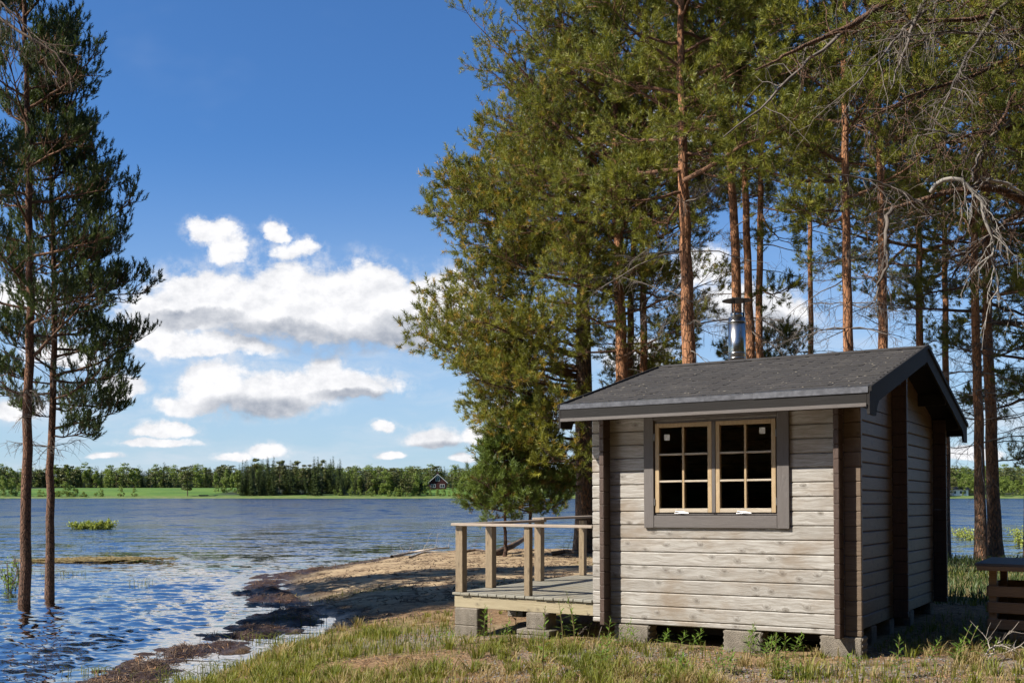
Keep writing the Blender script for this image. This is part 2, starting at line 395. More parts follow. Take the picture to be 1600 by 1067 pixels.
M_needle = m_leaf('pine_needles', (.055, .082, .014), (.27, .262, .036), (.38, .26, .05))
M_needle_l = m_leaf('shore_pine_needles', (.036, .060, .018), (.095, .130, .036), (.15, .13, .05))
M_needle_y = m_leaf('young_pine_needles', (.075, .12, .025), (.17, .22, .04), (.30, .21, .06))
M_grass = m_leaf('grass_blades', (.10, .13, .020), (.23, .24, .038), (.42, .33, .14), trans=.35, rough=.6)
M_straw = m_leaf('dry_grass', (.28, .21, .09), (.42, .32, .15), (.5, .4, .22), trans=.3, rough=.6)
M_weed = m_leaf('fireweed_leaf', (.09, .17, .028), (.19, .30, .05), None, trans=.35)
M_reed = m_leaf('reed_leaf', (.22, .28, .05), (.38, .42, .09), (.5, .45, .15), trans=.3)
M_spruce_f = m_leaf('far_spruce', (.034, .052, .016), (.072, .098, .027), None, trans=.1)
M_pine_f = m_leaf('far_pine', (.075, .088, .026), (.145, .150, .045), None, trans=.1)
M_birch_f = m_leaf('far_birch', (.115, .165, .030), (.22, .28, .055), None, trans=.25)
M_red = m_simple('falu_red_boards', (.055, .010, .009), .8, 0, 3, .2)
M_white = m_simple('white_paint', (.75, .75, .74), .6, 0, 3, .08)
M_roofd = m_simple('dark_roof_sheet', (.05, .045, .045), .6, 0, 3, .2)
M_winf = m_simple('far_window_glass', (.03, .035, .045), .1, 0, 3, .1)

# ---------------------------------------------------------------- terrain and lake
WZ = -.4
def shore_pts(L):
    return np.array([((px-800)/F*(EYE-WZ)*F/(py-HY), (EYE-WZ)*F/(py-HY)) for px, py in L])
LAND = shore_pts([(300, 1074), (345, 1052), (385, 1038), (425, 1020), (470, 1004), (505, 990), (522, 975), (515, 962), (492, 950), (468, 935), (452, 920), (445, 910), (475, 898),
                  (540, 886), (600, 874), (660, 867), (740, 864.5), (860, 864), (960, 866)])
LAND = np.concatenate([LAND, [(12, 28.5), (18, 27.5), (40, 30), (60, 34), (90, 40), (120, -60), (-30, -60), (-14, -10), (-6.5, 5.0), (-4.2, 9.2)]])
def sdist(x, y, poly):
    """signed distance to a closed polygon, positive inside"""
    dmin = np.full(x.shape, 1e9); inside = np.zeros(x.shape, bool)
    n = len(poly)
    for i in range(n):
        x0, y0 = poly[i]; x1, y1 = poly[(i+1) % n]; ex, ey = x1-x0, y1-y0
        tt = np.clip(((x-x0)*ex+(y-y0)*ey)/(ex*ex+ey*ey), 0, 1)
        dmin = np.minimum(dmin, np.hypot(x-x0-tt*ex, y-y0-tt*ey))
        c = ((y0 > y) != (y1 > y)) & (x < (x1-x0)*(y-y0)/((y1-y0) if y1 != y0 else 1e-9)+x0)
        inside ^= c
    return np.where(inside, dmin, -dmin)
def ldist(x, y, pl):
    dmin = np.full(x.shape, 1e9)
    for i in range(len(pl)-1):
        x0, y0 = pl[i]; x1, y1 = pl[i+1]; ex, ey = x1-x0, y1-y0
        tt = np.clip(((x-x0)*ex+(y-y0)*ey)/(ex*ex+ey*ey), 0, 1)
        dmin = np.minimum(dmin, np.hypot(x-x0-tt*ex, y-y0-tt*ey))
    return dmin
STRIP = shore_pts([(498, 891), (450, 899), (417, 908), (406, 918), (420, 930), (452, 945), (462, 955), (432, 975), (400, 985), (330, 1005), (265, 1028), (205, 1058), (150, 1085)])
STRIP2 = shore_pts([(640, 868), (560, 880), (498, 891)])
BAR = shore_pts([(60, 878), (130, 876), (235, 875)])
def far_h(x, y):
    dd = y-378-10*(fbm(x*.02, x*.013+5, 3)-.5)-.00006*x*x
    hill = 34/(1+np.exp(-(y-1900)/260))*(.75+.5*fbm(x*.0012+3, y*.001, 3))
    return np.where(dd > 0, -.4+4.6*(1-np.exp(-np.maximum(dd, 0)/60)), -.4+np.maximum(dd*.05, -2))+hill
def ground_h(x, y):
    x = np.asarray(x, float); y = np.asarray(y, float)
    near = y < 200
    s = sdist(x, y, LAND)
    n = fbm(x*1.3, y*1.3, 4)-.5; n2 = fbm(x*5+3, y*5, 3)-.5
    s2 = s+n*.5
    h = np.where(s2 > 0, WZ+.41*(1-np.exp(-s2/1.7)), WZ+np.maximum(s2*.16, -1.2))
    # the ground keeps falling gently towards the beach
    h = h-np.where(s2 > 0, .10*np.clip((y-17)/8, 0, 1)*(1-np.exp(-s2/3)), 0)
    d1 = ldist(x, y, STRIP)
    h = np.maximum(h, WZ-.062-.30*np.maximum(d1-.6, 0)+.098*np.exp(-(d1/(.40+.35*vnoise(x*2, y*2)))**2)+.16*n+.16*(fbm(x*3.3+1, y*3.3+8, 3)-.5))
    d2 = ldist(x, y, STRIP2); h = h+.05*np.exp(-(d2/.25)**2)
    db = ldist(x, y, BAR); h = np.maximum(h, WZ-.09-.30*np.maximum(db-.5, 0)+.10*np.exp(-(db/.35)**2)+.10*n)
    h = h+n*.05*np.clip(s2, 0, 1)+n2*.018
    return np.where(near, h, far_h(x, y))
def gz(x, y): return float(ground_h(np.array([x]), np.array([y]))[0])
def polar(rs, angs):
    Rr, A = np.meshgrid(rs, angs, indexing='ij')
    X = Rr*np.sin(A); Y = Rr*np.cos(A)
    nr, na = len(rs), len(angs)
    i = np.arange(nr-1)[:, None]*na; j = np.arange(na-1)[None]
    Q = np.stack([i+j, i+j+1, i+na+j+1, i+na+j], -1).reshape(-1, 4)
    return X.ravel(), Y.ravel(), Q[:, ::-1]
angs = np.concatenate([np.linspace(-np.pi, -.62, 60)[:-1], np.linspace(-.62, .62, 720), np.linspace(.62, np.pi, 60)[1:]])
rs = np.concatenate([np.linspace(.3, 7, 20)[:-1], 1/np.linspace(1/7., 1/45., 520), np.geomspace(46, 370, 50), np.linspace(373, 600, 70), np.geomspace(606, 9000, 60)])
gx, gy, gq = polar(rs, angs)
gzv = ground_h(gx, gy)
sdv = sdist(gx, gy, LAND)
beach = np.clip((gy-16.0-.25*gx)/2.5, 0, 1)*np.clip((34-gy)/3, 0, 1)*np.clip((7-gx)/3, 0, 1)
def grass_density(x, y):
    s = sdist(x, y, LAND); n = fbm(x*.8+9, y*.8+4, 4)
    g = np.clip((n-.46)*7, 0, 1)
    nearshore = np.clip(1-np.abs(s-.7)/1.3, 0, 1)*(y < 15)
    fore = np.clip((14.5-y)/2.0, 0, 1)
    band = np.clip(1-np.abs(y-19)/1.6, 0, 1)*np.clip((.5-x)/2, 0, 1)*.45
    right = np.clip((x-4.6)/1.5, 0, 1)*np.clip((y-14)/2, 0, 1)
    back = np.clip((x-1)/2, 0, 1)*np.clip((y-21)/3, 0, 1)*.6
    leftmost = np.clip((-.4-x)/1.5, 0, 1)
    g = g*np.clip(fore*(.34+.70*leftmost)+nearshore*.5+band+right+back, 0, 1)
    return g*(s > -.12)
gravel = np.clip(np.exp(-((gx+1.0)/.9)**2-((gy-12.2)/.7)**2)+np.exp(-((gx-.9)/.9)**2-((gy-10.3)/.5)**2)+np.exp(-((gx-2.6)/1.2)**2-((gy-9.0)/.4)**2)+.8*np.exp(-((gx-4.6)/1.2)**2-((gy-9.7)/.5)**2), 0, 1)
gcol = np.maximum(grass_density(gx, gy), .9*np.clip((gx-5.6)/.8, 0, 1)*np.clip((gy-14.5)/1.5, 0, 1)*(gy < 40))
def m_ground():
    m_, t_, out = mat('ground'); tc_ = t_.new('ShaderNodeTexCoord').outputs['Object']; x, y, z = t_.sep(tc_)
    xy = t_.com(x, y, 0)
    nA = t_.noise(xy, 1.6, 6, .65); nB = t_.noise(xy, 9, 6, .7); nC = t_.noise(xy, 55, 3, .7); vC = t_.vor(xy, 38)
    lit_ = t_.mix(t_.rng(nB, .35, .68), (.15, .085, .04), (.38, .25, .13))
    lit_ = t_.mix(t_.rng(nC, .4, .7, 0, .7), lit_, (.10, .055, .03))
    sand = t_.mix(t_.rng(nB, .3, .75), (.47, .35, .21), (.34, .24, .13))
    sand = t_.mix(t_.rng(t_.noise(t_.com(t_.m('MULTIPLY', x, .5), y, 0), 3.2, 6, .8), .47, .58, 0, .9), sand, (.13, .075, .04))
    c = t_.mix(t_.m('MULTIPLY', t_.attr('sand'), t_.rng(nA, .25, .45), clamp=True), lit_, sand)
    gr = t_.mix(t_.rng(nB, .35, .65), (.10, .12, .03), (.24, .20, .08))
    c = t_.mix(t_.m('MULTIPLY', t_.attr('grass'), .75), c, gr)
    gv = t_.mix(vC, (.12, .115, .11), (.36, .34, .33)); gv = t_.mix(t_.rng(nC, .45, .6, 0, .6), gv, (.16, .10, .06))
    c = t_.mix(t_.m('MULTIPLY', t_.attr('gravel'), t_.rng(nB, .35, .6)), c, gv)
    weed = t_.mix(t_.rng(nC, .35, .6), (.028, .018, .012), (.15, .075, .04))
    c = t_.mix(t_.attr('weed'), c, weed)
    wet = t_.rng(z, WZ+.05, WZ+.14, .42, 1); wetf = t_.m('MAXIMUM', wet, t_.rng(y, 150, 200))
    c = t_.mix(1, c, t_.com(wetf, wetf, wetf), 'MULTIPLY')
    # the far side of the lake: meadow by the water, forest floor behind
    mead = t_.mix(t_.rng(t_.noise(xy, .06, 4, .6), .35, .65), (.062, .135, .016), (.105, .185, .024))
    mead = t_.mix(t_.rng(t_.noise(t_.com(t_.m('MULTIPLY', x, .3), y, 0), .09, 4, .6), .60, .68, 0, .5), mead, (.22, .17, .07))
    farf = t_.mix(t_.rng(t_.noise(xy, .015, 4, .6), .4, .6), (.022, .035, .016), (.035, .05, .022))
    rim = t_.mix(t_.rng(t_.noise(xy, .4, 4, .6), .4, .6), (.09, .15, .03), (.17, .19, .06))
    fc = t_.mix(t_.rng(y, 384, 394), rim, mead)
    field_ = t_.m('MULTIPLY', t_.rng(x, -215, -205), t_.rng(x, -104, -112))
    clearing = t_.m('MULTIPLY', t_.rng(x, -52, -44), t_.rng(x, -8, -16))
    fc = t_.mix(t_.m('SUBTRACT', t_.rng(y, 388, 398), t_.m('MAXIMUM', field_, clearing), clamp=True), fc, farf)
    fc = t_.mix(t_.rng(y, 520, 560), fc, farf)
    c = t_.mix(t_.rng(y, 150, 200), c, fc)
    h = t_.m('ADD', t_.m('MULTIPLY', nB, 1.0), t_.m('ADD', t_.m('MULTIPLY', nC, .5), t_.m('MULTIPLY', vC, .4)))
    rgh = t_.rng(z, WZ+.02, WZ+.1, .45, .92)
    principled(t_, out, c, rgh, t_.bump(h, .7, .03), spec=.25); return m_
d1 = ldist(gx, gy, STRIP); d2 = ldist(gx, gy, STRIP2); db = ldist(gx, gy, BAR)
weedm = np.clip(1.5-d1/.42, 0, 1)*np.clip((.3-sdv), 0, 1)/.3+np.clip(1.6-d2/.22, 0, 1)*.9
weedm = np.clip(weedm, 0, 1)
ground = mesh_np('ground', np.stack([gx, gy, gzv], 1), gq, m_ground(), smooth=True,
                 attrs=dict(sand=beach, grass=gcol, gravel=gravel*(sdv > .3), weed=weedm))
tag(ground, kind='structure')

# lake: real waves near the camera, finer ripples in the material
def waves(x, y, spacing):
    h = np.zeros_like(x); rr = np.random.default_rng(5)
    for i in range(72):
        lam = .085*2**(rr.random()*3.1); th = rr.normal(0, .55)+.25; amp = .0050*lam**.80*rr.uniform(.6, 1.3)
        k = 2*np.pi/lam; ph = rr.random()*6.28
        fade = np.clip(lam/(spacing*2.2)-1, 0, 1)
        p = k*(np.sin(th)*x+np.cos(th)*y)+ph+1.2*np.sin(.9*x+ph)*.6
        h += fade*amp*(np.sin(p)+.28*np.cos(2*p))
    return h
wr = np.concatenate([np.linspace(.3, 8, 10)[:-1], 1/np.linspace(1/8., 1/140., 560), np.geomspace(143, 380, 40), [500]])
wa = np.linspace(-.64, .64, 1150)
wa = np.concatenate([np.linspace(-1.5, -.64, 30)[:-1], wa, np.linspace(.64, 1.5, 30)[1:]])
wx, wy, wq = polar(wr, wa)
wrad = np.hypot(wx, wy)
spac = np.maximum(wrad**2/(560)*.125*1.0, wrad*.00112)
bed = ground_h(wx, wy); depth = WZ-bed
gust = .55+.9*fbm(wx*.05, wy*.09, 3)
calm = np.clip((depth-.01)/.22, .03, 1)
wz = WZ+waves(wx, wy, spac)*calm*gust
keep = depth[wq].max(1) > -.09
def m_water():
    m_, t_, out = mat('lake_water'); tc_ = t_.new('ShaderNodeTexCoord').outputs['Object']; x, y, z = t_.sep(tc_)
    xy = t_.com(t_.m('MULTIPLY', x, .55), y, 0)
    dist = t_.v('LENGTH', tc_, out=1)
    cam_far = t_.rng(y, 12, 90)
    calm_ = t_.attr('calm')
    r1 = t_.noise(xy, 5.5, 4, .6); r2 = t_.noise(xy, 1.15, 5, .62); r3 = t_.noise(xy, .42, 6, .62)
    h = t_.m('ADD', t_.m('MULTIPLY', r1, .075), t_.m('ADD', t_.m('MULTIPLY', r2, t_.m('MULTIPLY', t_.rng(y, 9, 60), .55)), t_.m('MULTIPLY', r3, t_.m('MULTIPLY', t_.rng(y, 30, 160), 2.6))))
    # facet slopes taken straight from noise, so that far ripples are not filtered away
    def slope(sx, sy, sc, det, off):
        c_ = t_.noise(t_.com(t_.m('MULTIPLY', x, sx), t_.m('MULTIPLY_ADD', y, sy, off), 0), sc, det, .62, 'Color'); return t_.v('SUBTRACT', c_, (.5, .5, .5))
    s1 = t_.v('MULTIPLY', slope(.5, 1, 9.0, 3, 0), t_.com(t_.rng(y, 8, 60, .32, .9), t_.rng(y, 8, 60, .40, 1.2), 0))
    s2 = t_.v('MULTIPLY', slope(.40, 1, 1.3, 4, 31), t_.com(t_.rng(y, 10, 60, .14, .9), t_.rng(y, 10, 60, .22, 1.6), 0))
    s3 = t_.v('MULTIPLY', slope(.60, .16, .60, 5, 57), t_.com(t_.rng(y, 20, 120, 0, .6), t_.rng(y, 20, 120, .2, 2.0), 0))
    sl = t_.v('SCALE', t_.v('ADD', t_.v('ADD', s1, s2), s3)); 
    sc_n = sl.node; t_.put(sc_n.inputs['Scale'], t_.m('MULTIPLY', calm_, 1.15))
    gn = t_.new('ShaderNodeNewGeometry').outputs['Normal']
    b = t_.new('ShaderNodeVectorMath', operation='NORMALIZE'); t_.l.new(t_.v('ADD', gn, sl), b.inputs[0])
    fr = t_.new('ShaderNodeFresnel'); fr.inputs[0].default_value = 1.33; t_.l.new(b.outputs[0], fr.inputs[1])
    gl = t_.new('ShaderNodeBsdfGlossy'); gl.inputs['Color'].default_value = (.72, .70, .68, 1); t_.put(gl.inputs['Roughness'], t_.m('MULTIPLY_ADD', cam_far, .10, .03)); t_.l.new(b.outputs[0], gl.inputs['Normal'])
    df = t_.new('ShaderNodeBsdfDiffuse'); t_.put(df.inputs[0], t_.mix(t_.rng(y, 12, 60), (.012, .016, .022), (.012, .026, .058))); 
    tr = t_.new('ShaderNodeBsdfTransparent'); t_.put(tr.inputs[0], (.72, .62, .45))
    mb = t_.new('ShaderNodeMixShader'); t_.put(mb.inputs[0], t_.rng(t_.attr('depth'), -.02, .32)); t_.l.new(tr.outputs[0], mb.inputs[1]); t_.l.new(df.outputs[0], mb.inputs[2])
    mx = t_.new('ShaderNodeMixShader'); t_.put(mx.inputs[0], t_.m('MULTIPLY', fr.outputs[0], t_.m('SUBTRACT', 1.0, t_.rng(y, 30, 110, 0, .42)))); t_.l.new(mb.outputs[0], mx.inputs[1]); t_.l.new(gl.outputs[0], mx.inputs[2])
    t_.l.new(mx.outputs[0], out.inputs[0]); return m_
wq_k = wq[keep]
lake = mesh_np('lake_water', np.stack([wx, wy, wz], 1), wq_k, m_water(), smooth=True, attrs=dict(depth=depth, calm=np.clip((depth+.02)/.22, .40, 1)))
tag(lake, kind='structure')

# ---------------------------------------------------------------- the hut
HUT = empty('log_cabin', (3.0255, 9.898, .20), (-.0090, -.0100, math.atan2(-.519, .855)))
tag(HUT, 'small weathered grey log cabin with dark shingle roof raised on concrete blocks beside the deck', 'cabin')
HUT_M = Matrix.Translation(HUT.location) @ Euler(HUT.rotation_euler).to_matrix().to_4x4()
W_, D_, EX, TH = 2.41, 4.36, .156, .055
RS = .262                                     # roof slope
def roofz(v):                                  # underside of the roof boards
    return 2.255+RS*(v if v < D_/2 else D_-v)
CO = .135
def courses(z0, ztop, first):
    z = z0; out_ = []; h = first
    while z < ztop-.002:
        out_.append((z, min(z+h, ztop))); z += h; h = CO
    return out_
def log_x(mb, x0, x1, y, z0, z1):
    c = .009; g = .002
    mb.hull(x0, x1, y, y+TH, z0+g, z1-g, c)
wl = MB()
WX0, WX1, WZ0, WZ1 = -1.875, -.60, 1.10, 2.03    # window opening
for z0, z1 in courses(0, 2.25, .053):
    if z1 <= WZ0 or z0 >= WZ1: log_x(wl, -W_-EX, -.001, 0, z0, z1)
    else:
        if z0 < WZ0-.01: log_x(wl, WX0, WX1, 0, z0, WZ0)
        if z1 > WZ1+.01: log_x(wl, WX0, WX1, 0, WZ1, z1)
        log_x(wl, -W_-EX, WX0, 0, z0, z1); log_x(wl, WX1, -.001, 0, z0, z1)
wl.build('wall', M_wall, HUT)
wl = MB()
for z0, z1 in courses(0, 2.25, .053): log_x(wl, -W_-EX, -.001, D_-TH, z0, z1)
wl.build('wall', M_wall, HUT)
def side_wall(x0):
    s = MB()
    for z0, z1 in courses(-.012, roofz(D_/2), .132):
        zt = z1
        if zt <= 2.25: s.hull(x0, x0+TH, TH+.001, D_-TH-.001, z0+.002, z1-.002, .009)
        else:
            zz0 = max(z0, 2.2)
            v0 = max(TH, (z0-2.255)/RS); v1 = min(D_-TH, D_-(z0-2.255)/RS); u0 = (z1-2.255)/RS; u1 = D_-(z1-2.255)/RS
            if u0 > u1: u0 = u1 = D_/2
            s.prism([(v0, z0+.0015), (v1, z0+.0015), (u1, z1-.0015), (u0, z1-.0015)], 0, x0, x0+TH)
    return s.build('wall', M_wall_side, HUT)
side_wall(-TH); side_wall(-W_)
for x0 in (-TH, -W_):                            # dark crossed log ends at the four corners
    for va, vb in ((-.150, -.0005), (D_+.0005, D_+.150)):
        s = MB()
        for z0, z1 in courses(-.012, 2.25, .132): s.hull(x0, x0+TH, va, vb, z0+.0003, z1-.0003, .007)
        s.build('log_ends', M_logend, HUT)
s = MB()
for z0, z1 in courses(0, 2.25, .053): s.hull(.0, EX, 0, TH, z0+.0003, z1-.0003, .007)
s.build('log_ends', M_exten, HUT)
s = MB()
for z0, z1 in courses(-.010, 2.25+RS*1.9, .063): s.hull(.001, EX, 2.0, 2.0+TH, z0+.0003, z1-.0003, .007)
s.build('log_ends', M_logend, HUT)
s = MB()
for z0, z1 in courses(-.010, 2.25, .063): s.hull(.002, EX+.003, D_-TH-.003, D_+.003, z0+.0003, z1-.0003, .007)
s.build('log_ends', M_logend, HUT)
pw = MB()                                       # partition wall shows as log ends on both side walls
for z0, z1 in courses(0, 2.25+RS*1.9, .053): log_x(pw, -W_-EX, -.001, 2.0, z0, z1)
pw.build('partition_wall', M_wall, HUT)
MB().box(-W_+TH+.004, -TH-.004, D_-TH-.03, D_-TH-.004, .061, 2.14).box(-W_+TH+.004, -W_+TH+.03, TH+.05, D_-TH-.031, .061, 2.14).build('lining', M_interior, HUT)
fl = MB().box(-W_+TH, -TH, TH, D_-TH, .02, .06); fl.build('floor', M_interior, HUT)
fl = MB().box(-W_+TH+.003, -TH-.003, TH+.003, D_-TH-.003, 2.15, 2.17); fl.build('ceiling', M_interior, HUT)
for v in (.32, 2.2, D_-.4): MB().box(-W_+.1, -.1, v, v+.08, -.10, -.004).build('sill_beam', M_fascia, HUT)
# roof
RU0, RU1, RO = -2.70, .31, .40
roof = MB()
for side in (0, 1):
    def q(v): return v if side == 0 else D_-v
    poly = [(q(-RO), roofz(-RO)), (q(D_/2), roofz(D_/2)), (q(D_/2), roofz(D_/2)+.045), (q(-RO), roofz(-RO)+.045)]
    roof.prism(poly, 0, RU0, RU1)
ROOF = roof.build('roof', M_fascia, HUT)
def shingles(side):
    s = MB(); L = math.hypot(1, RS); n = 18; run = (D_/2+RO)/n
    rr = random.Random(4+side)
    for k in range(n):
        v0 = -RO-.012+k*run; v1 = v0+run*1.16
        z0 = roofz(0)+RS*v0+.045+.003; z1 = roofz(0)+RS*v1+.045+.003
        x = RU0-.01-(k % 2)*.165
        while x < RU1+.01:
            x1 = x+.33
            a = max(x, RU0-.01)+.003; b = min(x1, RU1+.01)-.003
            if b-a > .02:
                lift = .011+rr.uniform(-.002, .003); j = rr.uniform(-.004, .004)
                vv = [v0+j, v0+.03, v1]; zz = [z0, z0+RS*.03, z1]
                v_ = [(a, v0+j+.02, z0+lift), (a+.03, v0+j, z0+lift), (b-.03, v0+j, z0+lift), (b, v0+j+.02, z0+lift), (b, v1, z1+.002), (a, v1, z1+.002)]
                bt = [(p[0], p[1], p[2]-.011) for p in v_]
                if side: v_ = [(p[0], D_-p[1], p[2]) for p in v_]; bt = [(p[0], D_-p[1], p[2]) for p in bt]
                s.add(v_+bt, [(0,1,2,3,4,5), (11,10,9,8,7,6)]+[(i, i+6, (i+1) % 6+6, (i+1) % 6) for i in range(6)])
            x = x1
    return s.build('shingles', M_shingle, ROOF)
shingles(0); shingles(1)
rc = MB()
ux = RU0-.015
while ux < RU1-.05:
    u2 = min(ux+.27, RU1+.015); zt = roofz(D_/2)+.06
    for sg in (-1, 1):
        rc.prism([(D_/2, zt+.008), (D_/2+sg*.13, zt-.13*RS+.008), (D_/2+sg*.13, zt-.13*RS), (D_/2, zt)], 0, ux, u2-.004)
    ux += .27
rc.build('ridge_cap', M_shingle, ROOF)
ez = roofz(-RO)
d_ = MB(); d_.prism([(-RO-.022, ez+.058), (-RO-.026, ez+.012), (-RO-.021, ez+.012), (-RO-.018, ez+.052), (-RO+.06, ez+.052+.078*RS), (-RO+.06, ez+.058+.078*RS)], 0, RU0-.012, -.62)
d_.prism([(-RO-.024, ez+.062), (-RO-.030, ez+.010), (-RO-.025, ez+.010), (-RO-.020, ez+.056), (-RO+.06, ez+.056+.078*RS), (-RO+.06, ez+.062+.078*RS)], 0, -.70, RU1+.012)
d_.build('drip_edge', M_drip, ROOF)
f_ = MB().hull(RU0, RU1, -RO-.020, -RO-.001, ez-.112, ez+.048, .002); f_.build('fascia', M_fascia, ROOF)
f_ = MB().hull(RU0, RU1, -RO-.036, -RO-.0205, ez-.112, ez-.080, .002); f_.build('eave_moulding', M_trim, ROOF)
f_ = MB().hull(RU0, RU1, D_+RO+.001, D_+RO+.020, ez-.09, ez+.040, .002); f_.build('fascia', M_fascia, ROOF)
for ui in (RU1+.001, RU0-.026):
    for side in (0, 1):
        def q(v): return v if side == 0 else D_-v
        b_ = MB(); h0 = .17
        pts_ = [(q(-RO-.02), ez+.050), (q(D_/2), roofz(D_/2)+.056), (q(D_/2), roofz(D_/2)+.056-h0)]
        pts_ += [(q(-RO+.34), roofz(-RO+.34)+.05-h0), (q(-RO+.27), roofz(-RO+.27)+.01-h0), (q(-RO+.22), ez-.175), (q(-RO-.02), ez-.175)]
        b_.prism(pts_, 0, ui+(.0005*side), ui+.024+(.0005*side)); b_.build('bargeboard', M_fascia, ROOF)
        c_ = MB(); u_ = ui+(.026 if ui > 0 else -.004)
        c_.prism([(q(-RO-.03), ez+.064), (q(D_/2), roofz(D_/2)+.074), (q(D_/2), roofz(D_/2)+.035), (q(-RO-.03), ez+.022)], 0, u_-.004+(.0005*side), u_+.016+(.0005*side))
        c_.build('verge_strip', M_fascia, ROOF)
for v in (.0, .95, D_/2, D_-.95, D_-.05):
    zc = roofz(v if v > 0 else 0)
    MB().hull(RU0+.02, RU1-.005, v, v+.05, zc-.15, zc-.012, .004).build('purlin', M_fascia, ROOF)
# needles and lichen flakes lying on the roof
rl = np.random.default_rng(12); n_ = 95; u_ = rl.uniform(RU0, RU1, n_); v_ = rl.uniform(-RO+.03, D_/2-.05, n_)*rl.uniform(.3, 1, n_); a_ = rl.random(n_)*6.28; L_ = rl.uniform(.005, .016, n_)*np.where(rl.random(n_) < .2, 1.5, 1)
c_ = np.stack([u_, v_, 2.255+RS*v_+.045+.0165+0*v_], 1); dd_ = np.stack([np.cos(a_), np.sin(a_), RS*np.sin(a_)], 1)*L_[:, None]; ss_ = np.stack([-np.sin(a_), np.cos(a_), RS*np.cos(a_)], 1)*L_[:, None]*.35
V_ = np.stack([c_-dd_, c_+ss_, c_+dd_, c_-ss_, c_+[0, 0, .004]], 1).reshape(-1, 3); i_ = np.arange(n_)[:, None]*5
rb = mesh_np('roof_litter', V_, np.concatenate([i_+[0, 1, 4], i_+[1, 2, 4], i_+[2, 3, 4], i_+[3, 0, 4]]), m_simple('lichen_flake', (.24, .21, .16), .8)); rb.matrix_world = HUT_M; tag(rb, 'pale needles and lichen flakes fallen on the shingles', 'litter', None, 'stuff')
# chimney
ch = empty('chimney', (-1.93, 2.62, 0)); ch.parent = ROOF
zb = roofz(2.62)+.03
c_ = MB(); c_.cyl((0, 0), .104, zb, 3.46, 40)
for z in (3.40, 3.02, 2.96, 2.62): c_.cyl((0, 0), .109, z, z+.016, 40)
o = c_.build('pipe', M_steel, ch, True)
c_ = MB(); c_.cyl((0, 0), .075, 3.46, 3.52, 32); c_.build('inner_pipe', M_steel, ch, True)
c_ = MB(); c_.cyl((0, 0), .175, 3.665, 3.672, 40); c_.cyl((0, 0), .175, 3.672, 3.705, 40, .03); c_.build('rain_cap', M_cap, ch)
for a in (.5, 2.6, 4.7):
    x, y = .085*math.cos(a), .085*math.sin(a); MB().box(x-.009, x+.009, y-.002, y+.002, 3.43, 3.668).build('cap_bracket', M_cap, ch)
c_ = MB(); c_.cyl((0, 0), .15, zb-.02, zb+.10, 32, .115); c_.build('flashing', M_cap, ch)
# window
win = empty('window', (0, 0, 0)); win.parent = HUT
CX0, CX1, CZ0, CZ1 = -1.969, -.494, .972, 2.14
MB().hull(CX0, CX0+.105, -.030, -.001, CZ0, CZ1, .003).build('casing_board', M_trim_v, win); MB().hull(CX1-.115, CX1, -.030, -.001, CZ0, CZ1, .003).build('casing_board', M_trim_v, win)
MB().hull(CX0+.107, CX1-.117, -.028, -.001, CZ0+.002, 1.095, .003).build('casing_board', M_trim, win); MB().hull(CX0+.107, CX1-.117, -.028, -.001, 2.04, CZ1-.002, .003).build('casing_board', M_trim, win)
fr = MB(); fr.box(WX0+.0, WX0+.022, -.004, .075, WZ0+.002, WZ1-.002); fr.box(WX1-.022, WX1, -.004, .075, WZ0+.002, WZ1-.002)
fr.box(WX0+.0225, WX1-.0225, -.003, .074, WZ0+.0025, WZ0+.020); fr.box(WX0+.0225, WX1-.0225, -.003, .074, WZ1-.02, WZ1-.0025)
xm = (WX0+WX1)/2; fr.hull(xm-.018, xm+.018, -.020, .05, WZ0+.021, WZ1-.021, .003); fr.build('window_frame', M_trim_v, win)
